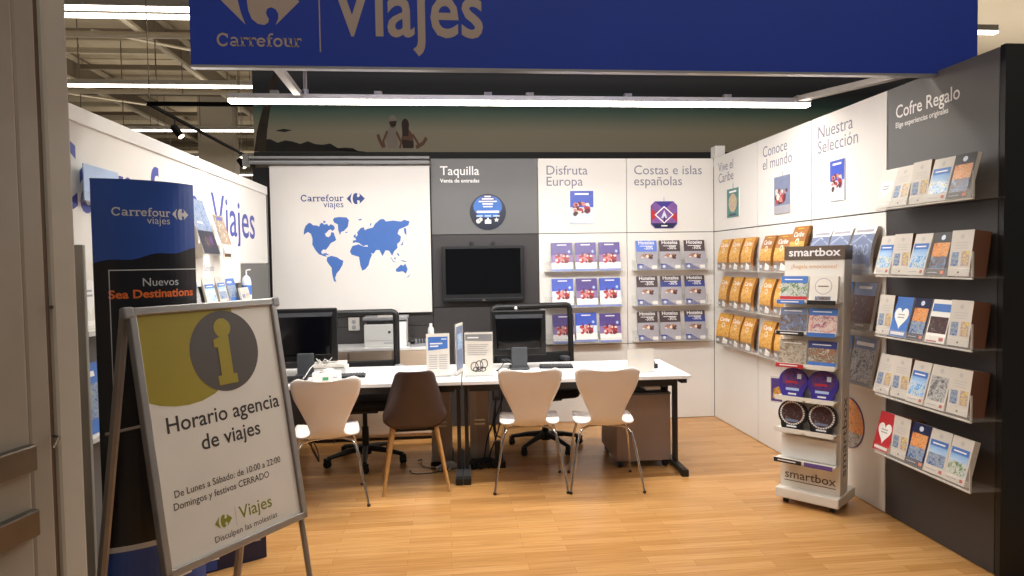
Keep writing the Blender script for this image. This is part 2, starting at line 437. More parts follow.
for i, y in enumerate((8.6, 12.3, 16.4, 20.6, 24.8)):
    b = MB(); b.tube([(-24, y, 5.62 - .05 * (i % 2)), (3, y, 5.62 - .05 * (i % 2))], .055, 'store_steel', 10)
    struct(b.build('pipe'))
for i in range(46):
    x = -13.8 + (i * 1.73) % 11.2; y = 8.4 + (i * 2.9) % 24
    b = MB(); b.tube([(x, y, 4.95 + (i % 3) * .3), (x, y, 6.9)], .011, 'store_dark_steel', 6)
    struct(b.build('ceiling_rod'))
for k, (x0, y0, x1, y1, z0, z1) in enumerate(((-9, 11, -6.4, 11, 6.1, 5.7), (-6.8, 14, -3.6, 14, 6.2, 5.6), (-11, 18, -7.5, 18, 6.2, 5.7), (-5, 10, -3.2, 10, 6.2, 5.75))):
    struct(MB().tube([(x0, y0, z0), (x1, y1, z1)], .03, 'store_steel', 6).build('ceiling_brace'))
b = MB(); b.box(-8.6, -7.9, 33.7, 34, 4.2, 5.3, 'dark_backing'); b.box(-7.8, -7.1, 33.7, 34, 4.2, 5.3, 'dark_backing'); struct(b.build('window_1'))
struct(MB().box(-7.3, -6.3, 21, 21.6, -.1, 6.9, 'store_wall').build('column'))

# rows of store strip lights
rows = [(9.82, -20, 8.62, 5.03), (9.45, -5.0, -1.5, 5.0), (13.4, -22, -1.0, 5.0), (17.7, -8.0, 1, 5.0), (22.0, -9.8, 2, 5.0), (26.2, -10.8, 3, 5.0), (0.6, -6, 8, 5.0), (4.9, -7.5, 8, 5.0)]
nm = ['first row beyond the blue sign, running along above both its sides', 'short second tube at the top beside the first row', 'second row, crossing above the left partition', 'third row, behind the black spotlight track', 'fourth row, just over the left partition', 'fifth and farthest row low over the partition', 'row above the store aisle in front', 'row above the shop itself']
for (y, x0, x1, z), t in zip(rows, nm):
    e = empty('strip_light', ((x0 + x1) / 2, y, z)); h = (x1 - x0) / 2
    MB().box(-h, h, -.05, .05, .0, .09, 'lamp_housing').build('housing', e)
    MB().box(-h, h, -.05, .05, -.034, .0, 'store_lamp').build('diffuser', e)
    for q in (-.8, -.3, .3, .8): MB().tube([(q * h, 0, .09), (q * h, 0, 1.9)], .008, 'store_dark_steel', 6).build('suspension_rod', e)
    tag(e, 'store ceiling strip light, ' + t, 'ceiling light', 'strip lights under the store ceiling')

# ---------- back wall
bk = MB().box(-1.74, 2.78, D + .02, D + .14, 0, 2.45, 'dark_backing').build('wall_back'); struct(bk, 'dark back wall of the agency carrying panels', 'wall')
XA, XB, XC = -0.1295, 0.8811, 1.7401
def panel(name, x0, x1, z0, z1, mt, par=None):
    g = .003
    return MB().box(x0 + g, x1 - g, D, D + .02, z0 + g, z1 - g, mt).build(name, par, bevel=.0015)
panel('upper_panel', XA, XB, HD, HT, 'grey_panel', bk); panel('lower_panel', XA, XB, 1.135, HD, 'charcoal_panel', bk); panel('lower_panel', XA, XB, 0, 1.135, 'charcoal_panel', bk)  # upper board paler, lower ones darker: lamp falloff put into the colour
panel('upper_panel', XB, XC, HD, HT, 'white_panel', bk); panel('lower_panel', XB, XC, .745, HD, 'white_panel', bk); panel('lower_panel', XB, XC, 0, .745, 'white_panel', bk)
panel('upper_panel', XC, XR, HD, HT, 'white_panel', bk); panel('lower_panel', XC, XR, .745, HD, 'white_panel', bk); panel('lower_panel', XC, XR, 0, .745, 'white_panel', bk)
panel('lower_panel', -1.57, XA, .97, 1.3, 'charcoal_panel', bk); panel('lower_panel', -1.57, XA, 0, .97, 'charcoal_panel', bk)
t = MB()
t.text('Taquilla', XA + .09, 2.375, .118, 'text_white', 1, .008); t.text('Venta de entradas', XA + .09, 2.305, .050, 'text_white', 1, .02)
t.text('Disfruta', XB + .075, 2.375, .125, 'text_grey', 1); t.text('Europa', XB + .075, 2.27, .125, 'text_grey', 1)
t.text('Costas e islas', XC + .07, 2.375, .125, 'text_grey', 1); t.text('españolas', XC + .07, 2.27, .125, 'text_grey', 1)
t.build('lettering', bk, (0, D, 0))

# ---------- right wall (local x = 6.333 - Y)
def wallR(y): return D - y
Y1, Y2, Y3, Y4 = 5.4095, 4.5823, 3.7543, 2.943
wr = empty('wall_right', (XR, D, 0), RZR); struct(wr, 'white and charcoal panelled side wall with rack shelves', 'wall')
MB().box(-.02, D - Y4, .019, .30, 0, HT - .01, 'black_panel').build('core', wr)
MB().box(D - Y4, D - Y4 + .03, 0, .31, 0, HT, 'black_panel').build('end_panel', wr)
def panelR(x0, x1, z0, z1, mt, nm_):
    g = .0045
    MB().box(x0 + g, x1 - g, 0, .02, z0 + g, z1 - g, mt).build(nm_, wr, bevel=.0015)
for a, b_ in ((D, Y1), (Y1, Y2), (Y2, Y3)):
    panelR(wallR(a), wallR(b_), HD, HT, 'white_panel', 'upper_panel'); panelR(wallR(a), wallR(b_), 0, HD, 'white_panel', 'lower_panel')
panelR(wallR(Y3), wallR(Y4), HD, HT, 'grey_panel', 'upper_panel'); panelR(wallR(Y3), wallR(Y4), 0, HD, 'charcoal_panel', 'lower_panel')  # one dark board in two tones, light falloff painted in
t = MB()
for (a, b_, yy, sz) in (('Vive el', 'Caribe', 6.22, .125), ('Conoce', 'el mundo', 5.32, .125), ('Nuestra', 'Selección', 4.50, .125)):
    t.text(a, wallR(yy), 2.375, sz, 'text_grey', 1); t.text(b_, wallR(yy), 2.272, sz, 'text_grey', 1)
t.text('Cofre Regalo', wallR(3.68), 2.345, .104, 'text_white', 1, .008, sx=.88); t.text('Elige experiencias originales', wallR(3.68), 2.29, .043, 'text_white', 1, .012, sx=.85)
t.build('lettering', wr)
struct(MB().box(XR - .005, XR + .09, D - .06, D + .06, HT, HT + .11, 'white_panel').build('trim_1', bevel=.004))

# ---------- left wall (local x = Y)
wl = empty('wall_left', (XL, 0, 0), RZL); struct(wl, 'white partition with purple lettering', 'wall')
MB().box(2.3, 6.05, .015, .10, 0, 2.17, 'white_panel').build('core', wl)
for a, b_ in ((2.3, 4.41), (4.41, 6.05)):
    MB().box(a + .002, b_ - .002, 0, .02, 1.575, 2.17, 'white_panel').build('upper_panel', wl)
MB().box(2.3, 6.05, .0, .02, 0, 1.57, 'grey_panel').build('lower_panel', wl)
MB().box(2.3, 6.05, -.012, .12, 2.17, 2.24, 'white_plastic').build('top_rail', wl, bevel=.004)
MB().box(6.05, 6.08, -.004, .10, 0, 2.2, 'grey_panel').build('end_strip', wl)
t = MB(); t.text('Carrefour', 2.75, 1.80, .42, 'wall_purple', 1, .012, sx=.96); t.text('Viajes', 4.66, 1.775, .40, 'wall_purple', 1, .006, sx=1.1)
t.build('lettering', wl)

# ---------- pillar at the near left
dx, dy = math.sin(R(13)), math.cos(R(13))
pr = empty('pillar', (-1.138, 2.2, 0), -(PI / 2 - R(13)) + PI)      # local x runs along the visible face towards the back
struct(pr, 'beige shop pillar with brown seam and two bumper bars', 'pillar')
pr.rotation_euler = (0, 0, PI / 2 - R(13))
MB().box(-.10, 0, 0, .45, 0, 4.5, 'pillar_paint').build('cladding', pr, bevel=.012)
MB().box(-.114, -.101, .01, .42, 0, 4.5, 'brown_seam').build('seam', pr)
MB().box(-.195, -.115, .004, .40, 0, 4.5, 'pillar_panel').build('cladding', pr, bevel=.01)
MB().box(-.95, -.198, -.004, .40, 0, 4.5, 'pillar_panel').build('cladding', pr, bevel=.012)
for z in (.985, .80):
    MB().box(-.95, -.205, -.03, .0, z, z + .075, 'bumper_metal').build('bumper_bar', pr, bevel=.005)
MB().tube([(-.118, 0, 1.06), (-.118, -.02, 1.055), (-.143, -.022, 1.03)], .005, 'bumper_metal', 8).build('hook', pr)
MB().tube([(-.10, .0, 1.44), (-.12, -.014, 1.44)], .006, 'bumper_metal', 8).build('hook', pr)

# ---------- blue hanging sign
sg = empty('shop_sign', (0, 3.35, 2.498))
tag(sg, 'big blue sign board with pale emblem and lettering hanging over the entrance', 'sign')
MB().box(-1.185, 2.835, 0, .035, .012, 1.30, 'sign_blue').build('board', sg)
MB().box(-1.187, 2.837, -.004, .038, 0, .012, 'aluminium').build('edge_trim', sg)
t = MB(); emblem(t, -.858, .318, .228, 'sign_letter', 1); t.build('emblem', sg)
t = MB(); xe = slab_word(t, 'Carrefour', -1.064, .102, .086, 'sign_letter', 1)
t.rect(-.586, -.580, .08, .60, 1, 'sign_letter')
t.text('Viajes', -.525, .165, .40, 'sign_letter', 1, .014, sx=.79); t.build('lettering', sg)
# struts from the sign down to the long lamp
s_ = MB(); s_.side([(0, 0), (.012, .045), (-1.03, -.06), (-1.03, -.10)], -.02, .02, 'aluminium_dull')
def strut(p, q, wd=.03, ht=.035):
    p, q = Vector(p), Vector(q); d = (q - p); e = empty('lamp_strut', p)
    m = MB(); L_ = d.length; m.box(-wd, wd, 0, L_, -ht / 2, ht / 2, 'aluminium_dull')
    o = m.build('arm', e); o.rotation_euler = d.to_track_quat('Y', 'Z').to_euler()
    MB().box(-.025, .025, -.03, .03, -.03, .02, 'aluminium').build('clamp', e)
    return e
tag(strut((-.93, 4.5, 2.66), (-.86, 3.46, 2.60), .022), 'flat aluminium strut over the map end of the long lamp', 'strut')
tag(strut((2.47, 4.5, 2.655), (2.53, 3.46, 2.545), .03), 'flat aluminium strut over the right end of the long lamp', 'strut')
e = empty('suspension_rod', (-.885, 4.5, 2.66)); MB().tube([(0, 0, 0), (0, 0, 1.4)], .012, 'aluminium_dull', 8).build('rod', e); MB().lathe([(.02, 0), (.02, .03)], 'aluminium', 10).build('socket', e)
tag(e, 'thin vertical rod holding the long lamp beside a strut', 'rod')

# ---------- long linear lamp
ll = empty('linear_lamp', (0, 4.5, 2.60)); tag(ll, 'long white linear lamp spanning the agency below the blue sign', 'lamp')
MB().box(-1.37, 2.545, -.035, .035, .022, .055, 'lamp_housing').build('housing', ll, bevel=.003)
MB().box(-1.365, 2.54, -.03, .03, .0, .022, 'lamp_white').build('diffuser', ll, bevel=.004)
for x in (-1.08, -.42, .3, .58, 1.25, 1.95):
    MB().box(x - .025, x + .025, -.02, .02, .055, .08, 'aluminium_dull').build('clip', ll)

l2 = empty('linear_lamp', (0, 3.60, 2.76)); tag(l2, 'second linear lamp fixed on the back of the blue sign board', 'lamp')
MB().box(-1.1, 2.5, -.035, .035, .022, .055, 'lamp_housing').build('housing', l2); MB().box(-1.1, 2.5, -.03, .03, 0, .022, 'lamp_white').build('diffuser', l2)
for x in (-.9, .7, 2.3): MB().box(x - .02, x + .02, -.215, .02, .055, .07, 'aluminium_dull').build('bracket', l2)

# ---------- beach mural behind the back wall
mu = empty('beach_mural', (0, 8.5, 0)); tag(mu, 'huge dim beach mural with a palm and a seated couple above the back wall', 'mural')
MB().box(-2.3, 6.4, 0, .03, 2.94, 5.2, 'mural_print').build('print', mu)
p = MB(); p.poly([(-2.30, 2.95), (-2.16, 2.95), (-2.14, 3.2), (-2.10, 3.45), (-2.03, 3.7), (-1.88, 4.05), (-1.72, 4.35), (-1.80, 4.38), (-1.97, 4.08), (-2.12, 3.72), (-2.19, 3.45), (-2.26, 3.2)], 2, 'palm_bark', 0)
sh = [(-2.25, 2.945)] + [(-2.2 + .09 * i, 3.09 - .006 * i + .022 * math.sin(i * 2.3) - (.01 * (i - 8) if i > 8 else 0)) for i in range(14)] + [(-.95, 2.945)]
p.poly(sh, 1, 'mural_dark'); p.poly([(-2.05, 3.20), (-1.95, 3.225), (-1.84, 3.21), (-1.93, 3.185)], 1, 'mural_dark')
for k in range(7): p.stroke([(-1.75, 4.34), (-1.75 + .16 * (k - 2.2), 4.30 - .03 * abs(k - 3)), (-1.75 + .22 * (k - 2.2), 4.0 - .02 * abs(k - 3))], .05, 1, 'mural_dark')
p.build('palm', mu)
p = MB()
p.poly([(-.66, 3.03), (-.70, 3.14), (-.68, 3.24), (-.62, 3.30), (-.54, 3.30), (-.49, 3.24), (-.50, 3.12), (-.52, 3.03)], 2, 'shirt_print'); p.disc(-.575, 3.355, .06, .07, 2, 'dark_print'); p.poly([(-.64, 3.36), (-.63, 3.42), (-.57, 3.44), (-.52, 3.41), (-.51, 3.37)], 3, 'shirt_print')
p.stroke([(-.67, 3.24), (-.74, 3.12), (-.72, 3.04)], .035, 3, 'skin_print'); p.stroke([(-.52, 3.23), (-.44, 3.10), (-.47, 3.03)], .035, 3, 'skin_print'); p.stroke([(-.74, 3.04), (-.80, 3.13), (-.83, 3.2)], .05, 2, 'skin_print')
p.poly([(-.42, 3.03), (-.44, 3.16), (-.40, 3.26), (-.32, 3.27), (-.25, 3.2), (-.23, 3.06), (-.25, 3.03)], 3, 'skin_print'); p.poly([(-.42, 3.03), (-.43, 3.14), (-.24, 3.12), (-.24, 3.03)], 4, 'dark_print')
p.disc(-.37, 3.32, .062, .075, 4, 'dark_print'); p.poly([(-.43, 3.32), (-.42, 3.18), (-.32, 3.18), (-.31, 3.32)], 5, 'dark_print')
p.stroke([(-.25, 3.2), (-.17, 3.10), (-.15, 3.03)], .035, 4, 'skin_print'); p.stroke([(-.2, 3.04), (-.08, 3.09), (-.02, 3.16)], .05, 2, 'skin_print')
p.warp(lambda x, y, z: (-.53 + (x + .45) * .74, y, 2.99 + (z - 3.03) * 1.0)); p.build('seated_couple', mu)
for x in (-2.2, 1.5, 5): MB().tube([(x, .02, 5.2), (x, .02, 6.9)], .01, 'store_dark_steel', 6).build('suspension_wire', mu)
MB().box(-2.3, 6.4, -.02, .05, 2.83, 2.94, 'dark_backing').build('lower_edge', mu)

# ---------- world map banner
mp_ = empty('map_banner', (0, D - .045, 0)); tag(mp_, 'white roll-down banner printed with a blue world map', 'banner')
MB().box(-1.575, -.137, 0, .006, 1.10, 2.455, 'banner_white').build('fabric', mp_)
def mxy(u, v):
    px, py = 290 + u / 5.238, 180 + v / 5.238
    return (-1.579 + (px - 269) * .00888, 2.452 - (py - 166) * .0091)
conts = [
 [(62,285),(66,255),(75,236),(92,222),(104,226),(112,235),(130,236),(145,242),(150,228),(160,222),(172,232),(186,228),(196,240),(206,230),(222,238),(228,252),(216,266),(204,258),(193,263),(184,274),(174,280),(180,294),(192,299),(203,290),(208,272),(220,274),(226,292),(233,314),(220,322),(204,330),(190,350),(176,366),(164,362),(152,374),(156,386),(172,388),(182,402),(165,398),(140,388),(122,366),(106,336),(108,305),(100,280),(85,270)],
 [(218,208),(226,197),(250,193),(290,195),(303,210),(296,245),(276,266),(260,272),(254,288),(245,262),(244,232),(225,222)],
 [(168,212),(180,214),(176,224),(166,222)],
 [(182,405),(205,397),(235,405),(250,416),(268,424),(263,446),(246,474),(231,490),(222,515),(228,537),(215,530),(207,495),(205,460),(190,440),(180,424)],
 [(304,375),(318,347),(350,338),(378,350),(402,352),(412,378),(422,395),(410,420),(402,450),(385,470),(368,478),(358,450),(352,405),(330,398),(312,392)],
 [(320,331),(322,318),(340,315),(334,302),(348,290),(345,275),(365,252),(382,248),(386,264),(400,257),(430,250),(442,230),(470,207),(490,206),(500,219),(540,214),(580,220),(600,211),(628,220),(621,240),(600,250),(570,262),(562,284),(580,300),(575,325),(558,340),(560,360),(541,378),(530,402),(514,374),(495,372),(478,403),(462,370),(444,370),(430,390),(414,384),(402,352),(398,342),(376,348),(352,330),(336,328)],
 [(595,256),(608,256),(610,292),(600,284)],
 [(549,472),(562,462),(576,449),(588,455),(600,444),(612,474),(602,498),(585,485),(562,488),(548,485)],
 [(327,290),(338,284),(336,303),(326,303)],[(353,206),(372,203),(368,212),(356,212)],[(414,232),(424,224),(418,246)],
 [(584,338),(592,318),(589,346),(574,346)],[(519,405),(526,412),(536,430),(556,438),(534,434)],[(538,413),(550,410),(546,424)],[(556,384),(566,392),(570,404),(560,400)],
 [(572,425),(592,428),(612,436),(590,434)],[(604,521),(628,498),(616,516)],[(160,384),(178,382),(196,394),(180,392)],[(280,273),(296,272),(288,279)]]
t = MB()
for c in conts: t.poly([mxy(*q) for q in c], 1, 'map_blue')
t.build('world_map', mp_)
t = MB(); x0, z0 = mxy(52, 110); slab_word(t, 'Carrefour', x0, z0, .083, 'logo_navy', 1)
x1, z1 = mxy(278, 142); t.text('viajes', x1, z1, .085, 'logo_navy', 1, 0, 'RIGHT'); ex, ez = mxy(342, 97); emblem(t, ex, ez, .103, 'logo_navy', 1)
t.build('lettering', mp_)
e = empty('banner_rail', (0, D - .05, 2.485)); tag(e, 'grey double rail above the map banner', 'rail')
MB().tube([(-1.76, 0, 0), (-.135, 0, 0)], .018, 'grey_plastic', 10).build('pipe', e); MB().tube([(-1.76, .01, .045), (-.135, .01, .045)], .014, 'grey_plastic', 10).build('pipe', e)
MB().box(-1.80, -1.75, -.03, .04, -.035, .07, 'aluminium').build('end_bracket', e)

def cluster(t, x0, x1, z0, z1, cols, count, r, layer, seed):
    rg = random.Random(seed)
    for i in range(count):
        a = r * rg.uniform(.6, 1.1)
        t.disc(rg.uniform(x0 + a, x1 - a), rg.uniform(z0 + a, z1 - a), a, a * rg.uniform(.7, 1), layer + i * .2, cols[i % len(cols)], n=12)
FRUIT = ['wine', 'cocoa', 'red_print', 'cream_print', 'wine', 'rose_print', 'red_print', 'cocoa']
SHELLS = ['cocoa', 'tan_print', 'cream_print', 'cocoa', 'tan_print']

# ---------- television, stickers and posters on the panels
tv = empty('television', (.346, D, 1.447)); tag(tv, 'black flat television on the grey panel under Taquilla', 'television')
MB().box(-.385, .385, -.075, -.03, -.26, .26, 'black_plastic').build('bezel', tv, bevel=.006)
MB().box(-.35, .35, -.0765, -.07, -.19, .235, 'black_gloss').build('screen', tv)
MB().box(-.37, .37, -.079, -.074, -.232, -.226, 'dark_grey_plastic').build('trim_line', tv)
for x in (-.10, .10): MB().box(x - .015, x + .015, -.03, 0, -.2, .30, 'black_plastic').build('wall_bracket', tv)
t = MB(); t.text('LG', 0, -.253, .022, 'sign_letter', 1, .02, 'CENTER', y=-.0755); t.build('lettering', tv)

e = empty('round_sticker', (.402, D, 2.027)); tag(e, 'round dark blue notice with white icons on the grey Taquilla panel', 'sticker')
MB().lathe([(.17, -.006), (.17, 0)], 'sticker_dark', 40, 'y').build('disc', e)
t = MB(); t.disc(0, .05, .135, .105, 1, 'sticker_blue', -.006)
t.disc(0, .12, .07, .035, 2, 'hotel_navy', -.006)
for k, (w_, z) in enumerate(((.03, .145), (.055, .122), (.085, .098), (.05, .075), (.045, .05))): t.rect(-w_, w_, z - .006, z + .006, 3, 'text_white', -.006)
t.rect(-.105, .105, -.008, .012, 3, 'text_white', -.006)
for x in (-.08, 0, .08): t.rect(x - .03, x + .03, -.045, -.03, 3, 'light_blue', -.006)
t.disc(-.09, -.085, .022, .022, 3, 'text_white', -.006); t.disc(-.07, -.07, .018, .018, 3, 'text_white', -.006)
t.poly([(-.03, -.11), (-.03, -.075), (-.012, -.07), (0, -.05), (.012, -.07), (.03, -.075), (.03, -.11)], 3, 'text_white', -.006)
t.poly([(.08 + (.025 if i % 2 == 0 else .011) * math.sin(i * PI / 5), -.075 + (.025 if i % 2 == 0 else .011) * math.cos(i * PI / 5)) for i in range(10)], 3, 'text_white', -.006)
t.build('print', e)

def poster(loc, rz, w_, h_, draw, label):
    e = empty('hanging_poster', loc, rz); tag(e, label, 'poster', 'small posters on the wall panels')
    MB().box(-w_ / 2, w_ / 2, -.008, 0, -h_ / 2, h_ / 2, 'cover_white').build('card', e)
    t = MB(); draw(t, w_, h_); t.build('print', e, (0, -.008, 0)); return e
def hook(e, h_):
    MB().tube([(0, -.004, h_ / 2 - .005), (0, -.006, h_ / 2 + .05)], .003, 'aluminium', 6).build('hook', e)
    MB().lathe([(.012, -.008), (.012, -.002)], 'white_plastic', 10, 'y', (0, 0, h_ / 2 + .052)).build('knob', e)
def d_fam(t, w_, h_):
    t.rect(-w_ / 2, w_ / 2, -h_ * .30, h_ / 2, 1, 'blue_sky'); t.rect(-w_ * .3, w_ * .3, h_ * .38, h_ * .43, 2, 'text_white')
    t.rect(-w_ / 2, w_ / 2, -h_ * .30, 0, 1.5, 'pale_blue'); cluster(t, -w_ * .42, w_ * .38, -h_ * .28, h_ * .06, FRUIT, 24, .10 * w_, 2, 3); cluster(t, -w_ * .42, w_ * .40, -h_ * .02, h_ * .18, ['rose_print', 'wine', 'cream_print'], 14, .08 * w_, 2, 4)
    t.poly([(w_ * .2, -h_ * .1), (w_ * .3, h_ * .14), (w_ * .4, -h_ * .1)], 2, 'pale_blue'); t.rect(-w_ * .5, w_ * .5, -h_ * .5, -h_ * .3, 1, 'pale_blue')
poster((1.30, D, 2.064), 0, .225, .31, d_fam, 'blue and red holiday poster under the words Disfruta Europa')
poster((XR, 4.25, 2.06), RZR, .165, .27, d_fam, 'blue and red holiday poster under the words Nuestra Selección')
def d_green(t, w_, h_):
    t.rect(-w_ / 2, w_ / 2, -h_ / 2, h_ / 2, 1, 'green_poster'); t.disc(0, 0, w_ * .34, h_ * .32, 2, 'photo_flower'); t.rect(-w_ * .3, w_ * .3, h_ * .36, h_ * .42, 2, 'text_white'); t.rect(-w_ * .3, w_ * .3, -h_ * .44, -h_ * .38, 2, 'navy')
hook(poster((XR, 5.88, 2.057), RZR, .25, .26, d_green, 'green and yellow poster under the words Vive el Caribe'), .26)
def d_world(t, w_, h_):
    t.rect(-w_ / 2, w_ / 2, -h_ / 2, h_ / 2, 1, 'silver_blue'); cluster(t, -w_ * .46, w_ * .3, -h_ * .28, h_ * .05, FRUIT, 22, .10 * w_, 2, 6); cluster(t, -w_ * .44, w_ * .40, -h_ * .02, h_ * .2, ['rose_print', 'cocoa', 'cream_print'], 12, .08 * w_, 2, 7)
    t.rect(-w_ * .5, w_ * .5, -h_ * .5, -h_ * .28, 2, 'hotel_grey')
hook(poster((XR, 4.985, 2.04), RZR, .25, .29, d_world, 'grey-blue poster with reddish picture under the words Conoce el mundo'), .29)
e = empty('octagon_poster', (2.107, D, 1.985)); tag(e, 'purple eight-sided poster with white diamond under Costas e islas', 'poster', 'small posters on the wall panels')
oc = [(-.13, -.09), (-.09, -.13), (.09, -.13), (.13, -.09), (.13, .09), (.09, .13), (-.09, .13), (-.13, .09)]
MB().prism(oc, -.008, 0, 'purple_tin').build('card', e)
t = MB(); t.poly([(a * .96, b * .96) for a, b in oc], 1, 'pink_violet', -.008); t.poly([(-.125, -.08), (-.085, -.125), (.085, -.125), (.125, -.08)], 2, 'navy', -.008)
t.poly([(-.085, .125), (.085, .125), (0, .05)], 2, 'purple_tin', -.008); t.poly([(-.125, -.06), (-.125, .06), (-.06, 0)], 2, 'red', -.008); t.poly([(.125, -.07), (.05, 0), (.125, .02)], 2, 'red', -.008)
t.poly([(-.095, 0), (0, -.085), (.095, 0), (0, .085)], 3, 'text_white', -.008); t.poly([(-.08, 0), (0, -.07), (.08, 0), (0, .07)], 4, 'pink_violet', -.008); t.poly([(-.03, -.03), (0, .045), (.03, -.03)], 5, 'pale_blue', -.008)
t.rect(-.006, .006, -.07, -.015, 6, 'navy', -.008); t.rect(-.03, .03, -.112, -.10, 6, 'text_white', -.008); t.build('print', e); hook(e, .26)
e = empty('round_poster', (XR, 4.12, .47), RZR); tag(e, 'round brown and violet picture disc low on the white wall behind the gift stand', 'poster')
MB().lathe([(.165, -.006), (.165, 0)], 'tag_purple', 36, 'y').build('disc', e)
t = MB(); t.poly([(.16 * math.cos(R(a)), .16 * math.sin(R(a))) for a in range(-20, 201, 10)], 1, 'photo_sunset', -.006); t.poly([(.16 * math.cos(R(a)), .16 * math.sin(R(a))) for a in range(200, 341, 10)], 1, 'photo_city', -.006); t.build('print', e)

# ------------------------------------------------------------------ brochures
def rack(name, loc, rz, w_, depth, label, group, gloss=True):
    e = empty(name, loc, rz); tag(e, label, 'brochure rack', group)
    MB().box(-w_ / 2, w_ / 2, -depth, 0, -.006, .0, 'acrylic_edge').build('ledge', e)
    MB().box(-w_ / 2, w_ / 2, -depth - .004, -depth, -.006, .045, 'acrylic').build('front_lip', e)
    MB().box(-w_ / 2, w_ / 2, -.006, -.002, 0, .10, 'acrylic').build('back_strip', e)
    return e
def cover_art(t, kind, w_, h_, n=1):
    x = w_ / 2; r_ = lambda a, b, c, d, l, m_: t.rect(a * w_, b * w_, c * h_, d * h_, l, m_, n=n)
    if kind in ('violet', 'azure'):
        r_(-.5, .5, .0, 1, 1, 'purple_sky' if kind == 'violet' else 'blue_sky'); r_(-.5, .5, .0, .30, 2, 'cover_white'); r_(-.5, .5, 0, .07, 3, 'hotel_blue')
        if kind == 'azure': r_(-.5, .5, .28, .55, 1.5, 'pale_blue')
        r_(-.5, .5, .30, .56, 2.2, 'dusk' if kind == 'violet' else 'pale_blue'); cluster(t, -.36 * w_, .34 * w_, .26 * h_, .58 * h_, FRUIT, 22, .095 * w_, 3, 5); cluster(t, -.38 * w_, .38 * w_, .46 * h_, .66 * h_, ['rose_print', 'wine', 'cream_print'], 12, .07 * w_, 3, 8)
        r_(-.22, .22, .90, .935, 3, 'text_white'); t.poly([(.26 * w_, .68 * h_), (.33 * w_, .74 * h_), (.40 * w_, .68 * h_), (.33 * w_, .62 * h_)], 3, 'light_blue')
    elif kind in ('hotel_dark', 'hotel_blue', 'hotel_navy'):
        r_(-.5, .5, 0, 1, 1, 'hotel_grey'); r_(-.5, .5, .62, 1, 2, kind)
        if kind == 'hotel_navy': r_(-.5, .5, .82, 1, 2.5, 'hotel_dark')
        t.text('Hoteles', 0, .87 * h_, .050, 'text_white', 4, .016, 'CENTER'); r_(-.32, .32, .80, .82, 4, 'text_white'); t.text('-30%', .02, .69 * h_, .044, 'text_white', 4, .01, 'CENTER')
        cluster(t, -.3 * w_, .3 * w_, .33 * h_, .58 * h_, SHELLS, 14, .085 * w_, 4, 2)
        t.poly([(-.5 * w_, 0), (.25 * w_, 0), (-.25 * w_, .20 * h_), (-.5 * w_, .20 * h_)], 3, 'hotel_navy'); t.disc(-.33 * w_, .1 * h_, .07 * w_, .05 * h_, 4, 'pale_blue'); r_(.2, .45, .03, .14, 3, 'cover_white')
    elif kind in ('gold', 'goldbrown'):
        r_(-.5, .5, 0, 1, 1, 'gold' if kind == 'gold' else 'gold_dark'); r_(-.5, .5, .28, .62, 2, 'photo_gold'); r_(-.5, .5, 0, .24, 3, 'gold_grey')
        t.text('Caribe', 0, .74 * h_, .052, 'text_white', 4, .014, 'CENTER'); t.disc(0, .62 * h_, .13 * w_, .08 * h_, 4, 'paper'); t.disc(0, .62 * h_, .08 * w_, .05 * h_, 5, 'photo_gold'); r_(-.2, .2, .93, .95, 4, 'yellow')
        t.poly([(-.05 * w_, .03 * h_), (.32 * w_, .02 * h_), (.40 * w_, .14 * h_), (.08 * w_, .23 * h_)], 5, 'cover_white'); r_(-.45, -.25, .08, .16, 5, 'pale_blue')
    elif kind == 'wheel':
        r_(-.5, .5, 0, 1, 1, 'silver_blue'); r_(-.5, .5, .84, 1, 2, 'cover_white'); r_(-.4, .4, .88, .94, 3, 'hotel_grey')
        for q in range(3): t.disc((-.27 + .27 * q) * w_, .5 * h_, .12 * w_, .12 * h_, 3, 'photo_wheel'); t.disc((-.27 + .27 * q) * w_, .5 * h_, .08 * w_, .08 * h_, 4, 'silver_blue')
        t.poly([(-.5 * w_, .6 * h_), (0, .8 * h_), (.5 * w_, .62 * h_), (.5 * w_, .66 * h_), (0, .84 * h_), (-.5 * w_, .66 * h_)], 3, 'photo_wheel'); r_(-.35, .35, .08, .2, 3, 'hotel_grey')
    elif kind == 'cast':
        r_(-.5, .5, 0, 1, 1, 'taupe'); r_(-.5, .5, .7, 1, 2, 'silver_blue'); r_(-.5, .5, .16, .72, 3, 'photo_cast'); r_(-.3, .3, .86, .92, 3, 'text_white'); r_(-.2, .2, .06, .1, 3, 'sign_letter')
    elif kind == 'bluecity':
        r_(-.5, .5, 0, 1, 1, 'tag_blue'); r_(-.5, .5, .2, .7, 2, 'photo_tower'); r_(-.4, .1, .8, .88, 3, 'text_white')
    elif kind == 'greycity':
        r_(-.5, .5, 0, 1, 1, 'silver_blue'); r_(-.5, .5, .05, .75, 2, 'photo_city'); r_(-.4, .4, .82, .9, 3, 'text_white')
    elif kind == 'two_pictures':
        r_(-.5, .5, 0, 1, 1, 'box_white'); r_(-.40, -.06, .22, .52, 2, 'photo_tower'); r_(.06, .42, .22, .54, 2, 'photo_flower')
        t.disc(0, .86 * h_, .09 * w_, .05 * h_, 2, 'logo_pale')
        for z in (.72, .66, .60): r_(-.30, .30, z, z + .015, 2, 'logo_pale')
        r_(-.04, .04, .06, .10, 2, 'taupe')
    elif kind in ('pool', 'beach', 'tower', 'village', 'city'):
        r_(-.5, .5, 0, 1, 1, 'box_white'); r_(-.42, .42, .18, .74, 2, 'photo_' + kind)
        if kind != 'city': r_(-.42, .42, .46, .64, 3, 'sky_print'); r_(-.42, .42, .62, .76, 4, 'tag_blue'); r_(-.3, .3, .67, .70, 5, 'text_white')
